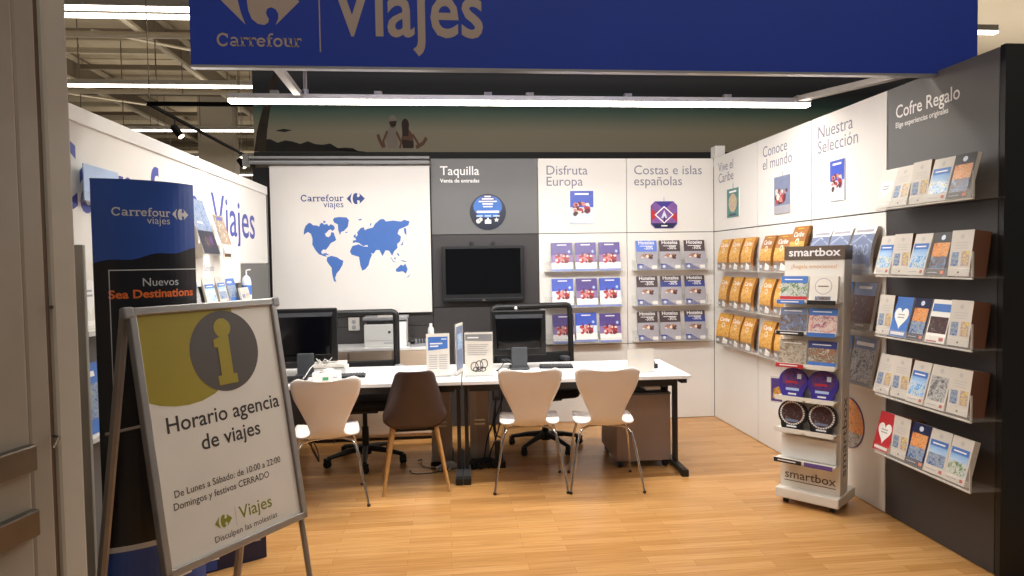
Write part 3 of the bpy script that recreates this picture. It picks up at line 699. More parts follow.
        t.disc(0, .87 * h_, .10 * w_, .055 * h_, 2, 'logo_pale'); r_(.25, .4, .05, .12, 2, 'red'); r_(-.4, .1, .07, .09, 2, 'hotel_grey')
    elif kind in ('sunset', 'sunset_navy'):
        r_(-.5, .5, 0, 1, 1, 'charcoal_panel' if kind == 'sunset' else 'navy'); r_(-.40, .42, .44, .76, 2, 'photo_sunset'); r_(-.40, .42, .15, .44, 2, 'photo_lake' if kind == 'sunset' else 'photo_tower')
        t.disc(0, .88 * h_, .11 * w_, .06 * h_, 2, 'pale_blue'); r_(.25, .42, .04, .11, 2, 'orange'); r_(-.4, .1, .06, .08, 2, 'hotel_grey')
    elif kind in ('heart_red', 'heart_blue', 'heart_clear'):
        base = {'heart_red': 'red', 'heart_blue': 'tag_blue', 'heart_clear': 'paper'}[kind]
        r_(-.5, .5, 0, 1, 1, base)
        hp = []
        for a in range(0, 360, 15):
            q = R(a); hp.append((.026 * 16 * math.sin(q) ** 3 * w_, (.5 + .0185 * (13 * math.cos(q) - 5 * math.cos(2 * q) - 2 * math.cos(3 * q) - math.cos(4 * q))) * h_))
        t.poly(hp, 2, 'cover_white'); r_(-.2, .2, .54, .57, 3, 'hotel_grey'); r_(-.2, .2, .47, .50, 3, 'hotel_grey'); r_(-.4, .4, .05, .12, 2, 'cover_white')
    elif kind == 'car':
        r_(-.5, .5, 0, 1, 1, 'cover_white'); r_(-.45, .45, .72, .9, 2, 'tag_blue'); r_(-.45, .45, .22, .6, 2, 'photo_sport'); r_(.2, .42, .05, .13, 2, 'red'); r_(-.42, .1, .02, .05, 2, 'red')
MASTER = {}
def brochure(kind, w_, h_, th, loc, rz, lean, label, group, bow=0.0, side='pages', cat='brochure', name='brochure'):
    k = (kind, w_, h_, th, bow, side)
    if k not in MASTER:
        n = 8 if bow else 1
        f = (lambda x, y, z: (x, y - bow * math.sin(PI * min(1, max(0, z / h_))) + bow * .0, z)) if bow else None
        b = MB()
        for j in range(n): b.box(-w_ / 2, w_ / 2, .0002, th, h_ * j / n, h_ * (j + 1) / n, side)
        c = MB(); cover_art(c, kind, w_, h_, n * 2 if bow else 1)
        if f: b.warp(f); c.warp(f)
        o = b.build(name); c.build('cover', o)
        o.location = loc; o.rotation_euler = (-lean, 0, rz); MASTER[k] = o
    else:
        o = copy_tree(MASTER[k], loc, (-lean, 0, rz))
    return tag(o, label, cat, group)

POS = ['left', 'middle', 'right']; ROW = ['top', 'middle', 'bottom']
RZs = (1.456, 1.114, .772)
# racks and brochures under Disfruta Europa and Costas e islas
disf = [['violet'] * 3, ['azure', 'violet', 'azure'], ['violet', 'azure', 'violet']]
cost = [['hotel_blue', 'hotel_dark', 'hotel_dark'], ['hotel_dark', 'hotel_navy', 'hotel_navy'], ['hotel_dark', 'hotel_dark', 'hotel_navy']]
desc = {'violet': 'violet family-holiday brochure', 'azure': 'bright blue family-holiday brochure', 'hotel_blue': 'light blue Hoteles brochure', 'hotel_dark': 'brown-topped Hoteles brochure', 'hotel_navy': 'navy-banded Hoteles brochure'}
for r_i in range(3):
    rack('brochure_rack', (1.30, D, RZs[r_i]), 0, .74, .085, f'clear rack ledge, {ROW[r_i]} one of three under Disfruta Europa', 'clear brochure racks on the panels')
    rack('brochure_rack', (2.165, D, RZs[r_i]), 0, .76, .085, f'clear rack ledge, {ROW[r_i]} one of three under Costas e islas', 'clear brochure racks on the panels')
    for c_i in range(3):
        jx = random.uniform(-.012, .012)
        k = disf[r_i][c_i]
        brochure(k, .205, .275, .014, ((1.10, 1.335, 1.565)[c_i] + jx, D - .076, RZs[r_i] + .002 + (.01 if r_i == 2 and c_i == 1 else 0)), random.uniform(-.03, .03), .2, f'{desc[k]}, {POS[c_i]} in the {ROW[r_i]} rack under Disfruta Europa', 'family brochures under Disfruta Europa')
        k = cost[r_i][c_i]
        brochure(k, .205, .285, .014, ((1.925, 2.16, 2.405)[c_i] + jx, D - .076, RZs[r_i] + .002), random.uniform(-.04, .04), .2, f'{desc[k]}, {POS[c_i]} in the {ROW[r_i]} rack under Costas e islas', 'hotel brochures under Costas e islas')
# right wall, gold and silver
for r_i in range(3):
    rack('brochure_rack', (XR, 5.66, RZs[r_i] - .012), RZR, .80, .085, f'clear rack ledge with gold brochures, {ROW[r_i]} one nearest the corner', 'clear brochure racks on the panels')
    rack('brochure_rack', (XR, 4.88, RZs[r_i] - .012), RZR, .72, .085, f'clear rack ledge with gold brochures, {ROW[r_i]} one behind the gift stand header', 'clear brochure racks on the panels')
    rack('brochure_rack', (XR, 4.12, RZs[r_i] - .012), RZR, .72, .085, f'clear rack ledge with blue-grey brochures, {ROW[r_i]} one beside the gift stand', 'clear brochure racks on the panels')
    for c_i in range(3):
        k = 'gold'
        brochure(k, .195, .285, .022, (XR - .075, (5.955, 5.705, 5.47)[c_i], RZs[r_i] - .008), RZR + (.22 if (r_i == 2 and c_i == 0) else random.uniform(-.05, .05)), .17, f'gold Caribe brochure, {POS[c_i]} in the {ROW[r_i]} rack nearest the corner', 'gold brochures near the corner', .022, 'gold_dark')
        k = 'goldbrown' if r_i == 0 else 'gold'
        brochure(k, .20, .285 + (.02 if (r_i, c_i) == (0, 2) else 0), .022, (XR - .075, (5.125, 4.88, 4.655)[c_i], RZs[r_i] - .008 + (.03 if (r_i, c_i) == (0, 2) else 0)), RZR + random.uniform(-.05, .05), .17, f'{"brownish " if r_i == 0 else ""}gold brochure, {POS[c_i]} in the {ROW[r_i]} rack under Conoce el mundo', 'gold brochures under Conoce el mundo', .022, 'gold_dark')
sil = [['wheel', 'wheel', 'wheel'], ['wheel', 'bluecity', 'cast'], ['greycity', 'bluecity', 'greycity']]
sdn = {'wheel': 'blue-grey brochure with white top band', 'cast': 'brown brochure with a group picture', 'bluecity': 'plain blue city brochure', 'greycity': 'grey city brochure'}
for r_i in range(3):
    for c_i in range(3):
        k = sil[r_i][c_i]
        brochure(k, .215, .29, .02, (XR - .08, (4.37, 4.14, 3.90)[c_i], RZs[r_i] - .008), RZR, .19, f'{sdn[k]}, {POS[c_i]} in the {ROW[r_i]} rack under Nuestra Selección', 'blue-grey brochures under Nuestra Selección', .02 if k == 'wheel' else 0, 'pages')
# charcoal panel with five racks
GZ = (1.822, 1.447, 1.105, .768, .432)
ORD = ['topmost', 'second', 'third', 'fourth', 'lowest']
sets = [
 [('heart_clear', .006, 0), ('two_pictures', .02, 0), ('two_pictures', .075, 0), ('beach', .02, 0), ('sunset', .02, 0)],
 [('beach', .02, 0), ('two_pictures', .09, 0), ('pool', .02, 0), ('sunset', .02, 0), ('two_pictures', .09, 0)],
 [('two_pictures', .07, 0), ('heart_blue', .02, 0), ('sunset_navy', .05, 0), ('car', .02, 0), ('two_pictures', .09, 0)],
 [('two_pictures', .03, 0), ('two_pictures', .07, 0), ('pool', .02, 0), ('city', .02, 0), ('two_pictures', .09, 0)],
 [('heart_red', .02, 0), ('two_pictures', .08, 0), ('sunset_navy', .03, 0), ('tower', .03, 0), ('village', .03, 0)]]
gdn = {'heart_clear': 'pale translucent leaflet with heart', 'two_pictures': 'white gift box with two small pictures', 'beach': 'white gift box with beach picture', 'sunset': 'dark gift box with orange picture', 'pool': 'white gift box with blue pool picture', 'heart_blue': 'blue gift box with white heart', 'sunset_navy': 'navy gift box with orange picture', 'car': 'white gift box with dark car picture', 'city': 'white gift box with grey city picture', 'heart_red': 'red gift box with white heart', 'tower': 'white gift box with skyline picture', 'village': 'white gift box with town picture'}
nth = ['first', 'second', 'third', 'fourth', 'fifth']
for r_i in range(5):
    e = empty('gift_rack', (XR, 3.262, GZ[r_i]), RZR); tag(e, f'long clear rack ledge on the charcoal panel, {ORD[r_i]} of five', 'brochure rack', 'racks on the charcoal panel')
    MB().box(-.355, .355, -.155, 0, -.008, 0, 'acrylic_ledge').build('ledge', e); MB().box(-.355, .355, -.16, -.155, -.008, .04, 'acrylic').build('front_lip', e); MB().box(-.355, .355, -.163, -.155, -.012, -.004, 'acrylic_edge').build('front_edge', e)
    MB().side([(-.163, 0), (-.153, 0), (-.153, .12), (-.163, .12)], .351, .355, 'acrylic_edge').build('end_cheek', e)
    for c_i, (k, th, _) in enumerate(sets[r_i]):
        yc = (3.59, 3.455, 3.315, 3.17, 3.03)[c_i]
        thick = 'thick ' if th > .06 else ''
        brochure(k, .135, .225, th, (XR - .148 if th < .06 else XR - .135, yc, GZ[r_i] + .002), RZR + random.uniform(-.05, .05), .26 if th < .06 else .14, f'{thick}{gdn[k]}, {nth[c_i]} from corner, {ORD[r_i]} charcoal rack', 'gift boxes on the charcoal panel', 0, 'box_brown' if th > .06 else 'pages', 'gift box' if k != 'heart_clear' else 'leaflet', 'gift_box' if k != 'heart_clear' else 'leaflet')

# ------------------------------------------------------------------ gift stand
gs = empty('gift_stand', (2.30, 3.99, 0), R(-49)); tag(gs, 'white shelf stand with brown smartbox header in front of the right wall', 'display stand')
MB().box(-.19, .19, -.16, .16, .04, .10, 'stand_white').build('base', gs, bevel=.006)
for x in (-.14, .14):
    for y in (-.11, .11): MB().lathe([(.02, -.012), (.02, .012)], 'black_plastic', 14, 'x', (x, y, .02)).build('caster', gs)
MB().box(-.18, .18, -.10, .04, .10, 1.62, 'stand_white').build('body', gs, bevel=.003)
MB().box(-.182, .182, -.103, .042, 1.535, 1.622, 'taupe').build('header', gs)
SH = (1.28, 1.085, .885, .68, .48, .29)
tags_ = [('tag_blue', 'tag_black'), ('tag_black', 'tag_blue'), ('red', 'stand_white'), ('stand_white', 'stand_white'), ('stand_white', 'stand_white'), ('tag_black', 'tag_purple')]
for z, (a, b_) in zip(SH, tags_):
    s_ = MB().box(-.19, .17, -.20, -.10, z - .006, z, 'stand_white').box(-.19, .17, -.203, -.198, z - .006, z + .012, 'stand_white').build('shelf', gs)
    t = MB(); t.rect(-.185, -.015, z - .016, z + .010, 1, a, -.203); t.rect(.0, .165, z - .016, z + .010, 1, b_, -.203)
    if a != 'stand_white': t.rect(-.16, -.05, z - .006, z + .001, 2, 'text_white', -.203)
    t.build('label_strip', s_)
t = MB(); t.text('smartbox', 0, 1.560, .070, 'text_white', 2, .022, 'CENTER', y=-.103, sx=1.14); t.build('lettering', gs)
t = MB(); t.text('¡Regala emociones!', 0, 1.483, .036, 'orange_light', 1, 0, 'CENTER', y=-.1005); t.build('lettering', gs)
t = MB(); t.text('smartbox', 0, .157, .074, 'taupe', 1, .008, 'CENTER', y=-.1005, sx=1.08); t.rect(-.155, .155, .138, .143, 1, 'taupe', -.1005); t.build('lettering', gs)
t = MB(); t.M = Matrix.Translation((.1808, -.03, .45)) @ Matrix.Rotation(PI / 2, 4, 'Z') @ Matrix.Rotation(PI / 2, 4, (0, -1, 0)); t.text('smartbox', 0, -.025, .115, 'taupe', 0, .004, 'CENTER', sx=1.1); t.build('lettering', gs)
# empty lowest shelf card
MG = Matrix.Translation((2.30, 3.99, 0)) @ Matrix.Rotation(R(-49), 4, 'Z')
e_ = MB().box(-.165, .165, -.135, -.128, .295, .43, 'white_plastic').build('back_card', gs)
LEAN = .05
for o_ in list(gs.children):
    if o_.name.split('.')[0] in ('base', 'caster'): continue
    for q_ in [o_] + list(o_.children):
        for v_ in q_.data.vertices: v_.co.y += LEAN * (v_.co.z - .1)
def onstand(x, y, z): return tuple(MG @ Vector((x, y + LEAN * (z - .1), z)))
def giftbox(px, z, photo_, top, bottom, label, w_=.165, h_=.155):
    b = MB().box(-w_ / 2, w_ / 2, 0, .035, 0, h_, 'cover_white').build('gift_box', None, onstand(px, -.185, z + .003), (-.18, 0, R(-49)))
    c = MB(); c.rect(-w_ / 2, w_ / 2, 0, h_, 1, photo_ if photo_ else 'paper'); 
    if top: c.rect(-w_ / 2, w_ / 2, h_ * .72, h_, 2, top)
    if bottom: c.rect(-w_ / 2, w_ / 2, 0, h_ * .18, 2, bottom)
    if not photo_:
        c.disc(0, h_ * .6, .05, .05, 2, 'hotel_grey'); c.disc(0, h_ * .6, .046, .046, 3, 'paper'); c.rect(-.03, .03, h_ * .58, h_ * .62, 4, 'taupe'); c.rect(-.045, .045, 0, h_ * .2, 2, 'photo_lake')
    else: c.rect(-.06, .05, h_ * .84, h_ * .88, 3, 'text_white')
    c.build('cover', b); tag(b, label, 'gift box', 'gift boxes on the stand')
giftbox(-.09, SH[0], 'photo_village', 'tag_blue', 'red', 'village-picture gift box with red foot on the stand top shelf')
giftbox(.085, SH[0], None, None, None, 'cream gift box with thin ring on the stand top shelf')
giftbox(-.09, SH[1], 'photo_lake', 'silver_blue', None, 'lake-picture gift box on the stand second shelf')
giftbox(.085, SH[1], 'photo_people', 'tag_blue', None, 'blue gift box with people in white on the stand second shelf')
giftbox(-.09, SH[2], 'photo_market', None, None, 'faded brown gift box on the stand third shelf')
giftbox(.085, SH[2], 'photo_crowd', 'hotel_navy', 'tag_blue', 'navy gift box with crowd picture on the stand third shelf')
def tin(px, z, body, label, ring):
    e = empty('round_gift_tin', onstand(px, -.17, z + .003), R(-49), -.16); tag(e, label, 'gift tin', 'round gift tins on the stand')
    o = [(-.06, 0), (.06, 0), (.066, .02)] + [(.088 * math.cos(R(a)), .095 + .085 * math.sin(R(a))) for a in range(-40, 221, 10)] + [(-.066, .02)]
    MB().prism(o, 0, .03, body).build('tin', e)
    c = MB()
    if ring:
        c.disc(0, .098, .076, .073, 1, 'cover_white', 0)
        for q in range(30):
            a = 2 * PI * q / 30; c.poly([(.068 * math.cos(a - .03), .098 + .066 * math.sin(a - .03)), (.068 * math.cos(a + .03), .098 + .066 * math.sin(a + .03)), (.079 * math.cos(a + .03), .098 + .076 * math.sin(a + .03)), (.079 * math.cos(a - .03), .098 + .076 * math.sin(a - .03))], 2, 'black_tin')
        c.disc(0, .098, .066, .064, 3, 'photo_sport'); c.rect(-.04, .04, .045, .06, 4, 'silver_blue'); c.rect(-.03, .03, .012, .022, 1, 'text_white')
    else:
        c.disc(0, .11, .074, .062, 1, 'photo_space'); c.rect(-.045, .03, .085, .098, 2, 'red'); c.rect(.025, .05, .115, .145, 2, 'pale_blue'); c.rect(-.04, .04, .04, .056, 2, 'light_blue'); c.rect(-.025, .025, .014, .024, 2, 'text_white')
    c.build('cover', e)
tin(-.092, SH[3], 'purple_tin', 'purple round-topped gift tin nearer the wall corner, stand fourth shelf', False)
tin(.085, SH[3], 'purple_tin', 'purple round-topped gift tin beside the stand lettered side, fourth shelf', False)
tin(-.092, SH[4], 'black_tin', 'black round gift tin with dotted ring nearer the wall corner, stand fifth shelf', True)
tin(.085, SH[4], 'black_tin', 'black round gift tin with dotted ring beside the stand lettered side, fifth shelf', True)
e = empty('flyer_holder', onstand(-.185, -.06, .62), R(-49)); tag(e, 'small purple flyer in a clear holder sticking out of the stand side', 'flyer')
MB().box(-.085, -.002, -.003, .003, -.01, .16, 'acrylic').build('holder', e)
c = MB(); c.rect(-.08, -.006, 0, .15, 1, 'purple_sky', -.003); c.poly([(-.07, .02), (-.065, .08), (-.03, .10), (-.012, .05), (-.02, .015)], 2, 'photo_gold', -.003); c.build('print', e)

# ------------------------------------------------------------------ desks
def desk(w_, label):
    rz = -.03
    e = empty('desk', (.092, 4.625, 0), rz); s = 1 if w_ > 0 else -1; W = abs(w_)
    g = .004
    X = lambda a: s * a
    MB().box(X(g), X(W), 0, .80, .705, .73, 'desk_white').build('top', e, bevel=.002)
    for a in (.028, W - .045):
        l = MB(); x = X(a)
        l.box(x - .014, x + .014, .22, .28, .045, .70, 'desk_steel'); l.box(x - .022, x + .022, .03, .77, .67, .702, 'desk_steel')
        lg = l.build('leg', e, bevel=.003)
        MB().box(x - .024, x + .024, .05, .74, .012, .05, 'foot_grey' if a < .1 else 'desk_steel').build('foot', lg, bevel=.006)
        [MB().box(x - .025, x + .025, ya, yb_, .0, .05, 'black_plastic').build('foot_cap', lg, bevel=.006) for ya, yb_ in ((.005, .052), (.738, .77))]
    MB().box(X(.05), X(W - .07), .10, .14, .64, .70, 'desk_steel').build('beam', e)
    MB().box(X(.05), X(W - .07), .55, .60, .62, .70, 'desk_steel').build('beam', e)
    return tag(e, label, 'desk', 'white office desks')
desk(1.625, 'white office desk at the right with black T legs and taupe drawers')
desk(-1.44, 'white office desk at the left, behind the brown chair')
pd = empty('drawer_pedestal', (1.44, 4.83, 0), -.03); tag(pd, 'taupe drawer pedestal on casters under the right desk', 'drawer unit')
MB().box(-.205, .205, 0, .56, .055, .55, 'pedestal_taupe').build('carcass', pd, bevel=.004)
MB().box(-.207, .207, -.003, .563, .55, .565, 'dark_grey_plastic').build('top', pd)
for k in range(3): d_ = MB().box(-.2, .2, .56, .575, .08 + k * .155, .228 + k * .155, 'pedestal_taupe').build('drawer', pd); MB().box(-.06, .06, .575, .59, .18 + k * .155, .195 + k * .155, 'aluminium').build('handle', d_)
for x in (-.17, .17):
    for y in (.04, .52): MB().lathe([(.03, -.015), (.033, 0), (.03, .015)], 'black_plastic', 16, 'x', (x, y, .033)).box(x - .012, x + .012, y - .02, y + .02, .05, .07, 'black_plastic').build('caster', pd)
e = empty('letter_tray', (1.455, 4.86, .567), -.03); tag(e, 'dark tray holding papers on the drawer pedestal under the desk', 'tray')
MB().box(-.18, .18, -.01, .3, 0, .008, 'black_plastic').box(-.18, -.172, -.01, .3, .008, .05, 'black_plastic').box(.172, .18, -.01, .3, .008, .05, 'black_plastic').build('tray', e)
MB().box(.02, .13, .0, .2, .009, .03, 'paper').build('papers', e, rot=(0, 0, .1))

def pc(loc, label):
    e = empty('computer_tower', loc, -.03); tag(e, label, 'computer', 'computer towers under the desks')
    MB().box(-.075, .075, 0, .36, .03, .60, 'tower_grey').build('case', e, bevel=.005)
    MB().box(-.02, .066, -.006, .0, .05, .58, 'pedestal_taupe').build('rear_panel', e)
    MB().box(-.085, .085, -.01, .37, .0, .03, 'black_plastic').build('stand', e, bevel=.003)
    for z in (.30, .33): MB().box(-.04, .04, -.012, -.006, z, z + .012, 'aluminium').build('port', e)
pc((.235, 5.15, 0), 'grey computer tower among cables under the right desk')
pc((-.06, 5.12, 0), 'grey computer tower beside the legs under the left desk')
def cables(name, label, spec, mt, rad=.005):
    m = MB()
    for pts in spec: m.tube(pts, rad, mt, 7)
    return tag(m.build(name, smooth=60), label, 'cable')
def wig(p, q, n=14, amp=.03, sag=0.0, ph=0.0):
    p, q = Vector(p), Vector(q); out = []
    for i in range(n + 1):
        t_ = i / n; v = p.lerp(q, t_); k = math.sin(PI * t_)
        out.append((v.x + amp * k * math.sin(5 * t_ + ph), v.y + amp * k * math.cos(4 * t_ + ph), max(.008, v.z - sag * k + amp * .4 * k * math.sin(7 * t_ + ph))))
    return out
cables('cable_bundle', 'black cables hanging from the right desk down to the floor', [wig((.42, 5.2, .7), (.30, 5.1, .01), ph=0, sag=.1), wig((.47, 5.22, .7), (.25, 5.05, .01), ph=1), wig((.38, 5.2, .7), (.36, 5.08, .01), ph=2), wig((.36, 5.2, .62), (.42, 5.05, .3), ph=3, sag=.25)], 'cable_dark', .006)
cables('cable_tangle', 'tangle of black and loose cables on the floor under the desks', [wig((.10, 5.0, .01), (.40, 5.06, .01), 20, .06, 0, k) for k in range(7)] + [wig((.14, 4.98, .06), (.38, 5.02, .03), 18, .05, 0, k + .5) for k in range(5)], 'cable_dark', .007)
cables('white_cable_tangle', 'pale cables piled on the floor beside the left desk leg', [wig((-.10, 4.98, .03), (.05, 5.03, .02), 18, .05, 0, k) for k in range(6)], 'cable_white', .006)
cables('floor_cable', 'thin dark cable looping over the floor behind the brown chair', [wig((-.02, 5.0, .01), (-.30, 4.98, .01), 20, .08, 0, 1), wig((-.02, 5.0, .01), (-.25, 5.25, .01), 20, .06, 0, 2)], 'cable_dark', .004)
cables('hanging_cables', 'dark red cables hanging below the left desk behind a white chair', [wig((-1.05, 5.0, .66), (-.95, 4.95, .12), ph=k, amp=.05) for k in range(3)] + [wig((-.85, 4.95, .64), (-.84, 4.95, .25), amp=.06, ph=2)], 'brown_seam', .005)
e = empty('power_adapter', (.30, 4.99, 0)); tag(e, 'black power adapter standing by the computer tower', 'adapter'); MB().box(.04, .10, .0, .05, .05, .20, 'black_plastic').build('case', e, bevel=.004); MB().box(.02, .12, -.01, .06, .0, .05, 'black_plastic').build('foot', e, bevel=.004)
e = empty('power_box', (.335, 5.05, .50)); tag(e, 'black power box mounted under the right desk top', 'power box'); MB().box(0, .055, 0, .05, 0, .19, 'black_plastic').build('case', e, bevel=.004); MB().box(.01, .045, -.004, 0, .03, .09, 'dark_grey_plastic').build('socket', e)

# monitors
def monitor(loc, rz, W, label, cat_h=.36, silver=True):
    e = empty('monitor', loc, rz); tag(e, label, 'monitor', 'desk monitors')
    z0 = .10; z1 = z0 + cat_h
    MB().box(-W / 2, W / 2, 0, .035, z0, z1, 'black_plastic').build('casing', e, bevel=.008)
    MB().prism([(-W * .40, z0 + .05), (W * .40, z0 + .05), (W * .42, z1 - .06), (W * .44, z1 - .03), (-W * .44, z1 - .03), (-W * .42, z1 - .06)], -.03, 0, 'black_gloss').build('back_hump', e, bevel=.01)
    MB().prism([(-W * .44, z1 - .03), (W * .44, z1 - .03), (W * .42, z1 - .06), (-W * .42, z1 - .06)], -.033, -.029, 'dark_grey_plastic').build('vent_strip', e)
    MB().box(-.06, .06, -.05, .0, .0, .17, 'dark_grey_plastic').build('neck', e, bevel=.006)
    MB().box(-.075, .075, -.09, .12, 0, .014, 'dark_grey_plastic').build('base', e, bevel=.005)
    MB().box(-W / 2 + .02, W / 2 - .02, .035, .037, z0 + .02, z1 - .02, 'black_gloss').build('screen', e)
monitor((.548, 5.12, .73), -.05, .42, 'black monitor seen from behind on the right desk', .35)
monitor((-1.05, 5.10, .73), .05, .46, 'black monitor seen from behind on the left desk beside the notice', .40)
e = empty('webcam', (.53, 5.135, 1.18)); tag(e, 'small white webcam on top of the right monitor', 'webcam'); MB().lathe([(.001, -.012), (.012, -.009), (.017, 0), (.012, .009), (.001, .012)], 'white_plastic', 14, 'x', (0, 0, .014)).build('body', e, smooth=60); MB().box(-.008, .008, -.006, .01, 0, .01, 'grey_plastic').build('clip', e)
def keyboard(loc, rz, label):
    e = empty('keyboard', loc, rz); tag(e, label, 'keyboard', 'black keyboards')
    MB().box(-.13, .13, -.07, .07, 0, .012, 'black_plastic').build('case', e, bevel=.004)
    k = MB()
    for j in range(5):
        for i in range(11): k.box(-.121 + i * .0222, -.121 + i * .0222 + .018, -.06 + j * .024, -.06 + j * .024 + .019, .012, .02, 'dark_grey_plastic')
    k.build('keys', e)
keyboard((.835, 5.12, .73), -.12, 'black keyboard on the right desk beside the monitor')
keyboard((-.735, 4.98, .73), .08, 'black keyboard on the left desk near the tissue box')
cables('desk_cable', 'black cable curling over the right desk beside the monitor foot', [wig((.50, 5.16, .737), (.36, 5.0, .737), 14, .03, 0, 0)] + [[(.50, 5.15, .76), (.44, 5.12, .80), (.40, 5.07, .745), (.37, 5.02, .737)]], 'cable_dark', .004)
# acrylic sign holders
def holder(loc, rz, w_, h_, draw, label):
    e = empty('sign_holder', loc, rz); tag(e, label, 'sign holder', 'clear sign holders on the desks')
    MB().box(-w_ / 2 - .004, w_ / 2 + .004, -.004, .004, 0, h_ + .004, 'acrylic').build('acrylic_sheet', e)
    MB().box(-w_ / 2 - .004, w_ / 2 + .004, -.05, .05, 0, .005, 'acrylic').build('foot', e)
    MB().box(-w_ / 2, w_ / 2, -.0055, -.0045, .012, h_, 'paper').build('sheet', e)
    c = MB(); draw(c, w_, h_); c.build('print', e, (0, -.0056, 0)); return e
def dr_blue(c, w_, h_):
    c.poly([(-w_ * .42, h_ * .62), (w_ * .42, h_ * .66), (w_ * .42, h_ * .93), (-w_ * .42, h_ * .93)], 1, 'tag_blue'); c.rect(-w_ * .34, w_ * .2, h_ * .76, h_ * .79, 2, 'text_white'); c.rect(-w_ * .34, w_ * .02, h_ * .70, h_ * .73, 2, 'text_white'); c.rect(w_ * .15, w_ * .38, h_ * .86, h_ * .89, 2, 'pale_blue')
    for k in range(7): c.rect(-w_ * .4, -w_ * .04, h_ * (.50 - .05 * k), h_ * (.515 - .05 * k), 1, 'hotel_grey'); c.rect(w_ * .04, w_ * .4, h_ * (.50 - .05 * k), h_ * (.515 - .05 * k), 1, 'hotel_grey')
def dr_grey(c, w_, h_):
    c.poly([(-w_ * .48, h_ * .82), (w_ * .48, h_ * .80), (w_ * .48, h_ * .96), (-w_ * .48, h_ * .96)], 1, 'grey_plastic'); c.rect(-w_ * .4, 0, h_ * .87, h_ * .90, 2, 'text_white')
    for k in range(6): c.rect(-w_ * .4, w_ * (.35 - .05 * (k % 3)), h_ * (.72 - .045 * k), h_ * (.732 - .045 * k), 1, 'hotel_grey')
    for q in range(3): c.stroke(arc((-.16 + .17 * q) * w_, h_ * .23 + .01 * q, .13 * w_, .10 * h_, 0, 360), .006, 1, 'disc_grey'); c.stroke(arc((-.1 + .12 * q) * w_, h_ * .17, .10 * w_, .05 * h_, 0, 360), .006, 1.5, 'disc_grey')
def dr_side(c, w_, h_): c.rect(-w_ * .45, w_ * .45, h_ * .1, h_ * .95, 1, 'silver_blue'); c.rect(-w_ * .3, w_ * .3, h_ * .5, h_ * .8, 2, 'photo_beach')
def dr_blank(c, w_, h_): c.rect(-w_ * .4, w_ * .1, h_ * .68, h_ * .70, 1, 'pale_blue')
holder((-.07, 4.83, .731), .04, .165, .315, dr_blue, 'clear holder with blue-headed notice on the left desk')
holder((.222, 4.80, .731), -.04, .20, .32, dr_grey, 'clear holder with grey-headed notice on the right desk')
holder((.082, 4.93, .731), R(74), .20, .375, dr_side, 'clear holder seen edge-on between the two desks')
holder((1.395, 4.74, .731), .06, .20, .175, dr_blank, 'small white card holder at the right desk end')
e = empty('pen_stand', (1.56, 4.93, .73)); tag(e, 'black pen on a little stand behind the white card holder', 'pen'); MB().box(-.02, .02, -.02, .02, 0, .035, 'black_plastic').build('stand', e, bevel=.004); MB().tube([(0, 0, .03), (-.03, .0, .14)], [.006, .004], 'black_plastic', 8).build('barrel', e)
e = empty('computer_mouse', (.66, 5.0, .73)); tag(e, 'flat white mouse pad beside the right keyboard', 'mouse pad'); MB().box(-.06, .06, -.03, .05, 0, .004, 'white_plastic').build('pad', e)
# left desk clutter
e = empty('paper_tray', (-.93, 5.16, .73), .03); tag(e, 'white letter tray with papers beside the left monitor', 'tray')
MB().box(-.13, .17, -.1, .1, 0, .055, 'white_plastic').build('tray', e, bevel=.004); MB().box(-.12, .16, -.104, .09, .06, .085, 'paper').build('papers', e)
e = empty('tissue_box', (-.86, 4.86, .73), .15); tag(e, 'white and green tissue box at the front of the left desk', 'box')
MB().box(-.10, .10, -.05, .05, 0, .055, 'white_plastic').build('carton', e, bevel=.003); c = MB(); c.rect(-.03, .01, .008, .03, 1, 'teal_green', -.05); c.rect(.04, .07, .02, .03, 1, 'hotel_grey', -.05); c.build('print', e)
c = MB(); c.surf(lambda u, v: (.05 * u + .01 * math.sin(9 * v), .03 * math.sin(3 * u) * v, .05 + .035 * v * (1 - .3 * u * u)), [-1, -.6, -.2, .2, .6, 1], [0, .4, .8, 1], 'cover_white'); c.build('tissue', e, solid=.001)
e = empty('laptop', (-1.16, 4.86, .73), .1); tag(e, 'dark closed laptop in front of the left monitor', 'laptop'); MB().box(-.16, .16, -.10, .11, 0, .012, 'dark_grey_plastic').build('base', e, bevel=.004); MB().box(-.16, .16, -.10, .11, .0125, .02, 'black_plastic').build('lid', e, bevel=.003)
cables('left_monitor_cables', 'grey cables bunched under the left monitor', [[(-.97, 5.06, .86), (-.93, 5.03, .82), (-.90, 5.02, .86), (-.86, 5.03, .83)], [(-.95, 5.06, .85), (-.90, 5.02, .81), (-.85, 5.03, .87)], [(-.97, 5.07, .83), (-1.0, 4.98, .80), (-1.02, 4.9, .755), (-1.03, 4.8, .74)]], 'cable_white', .004)

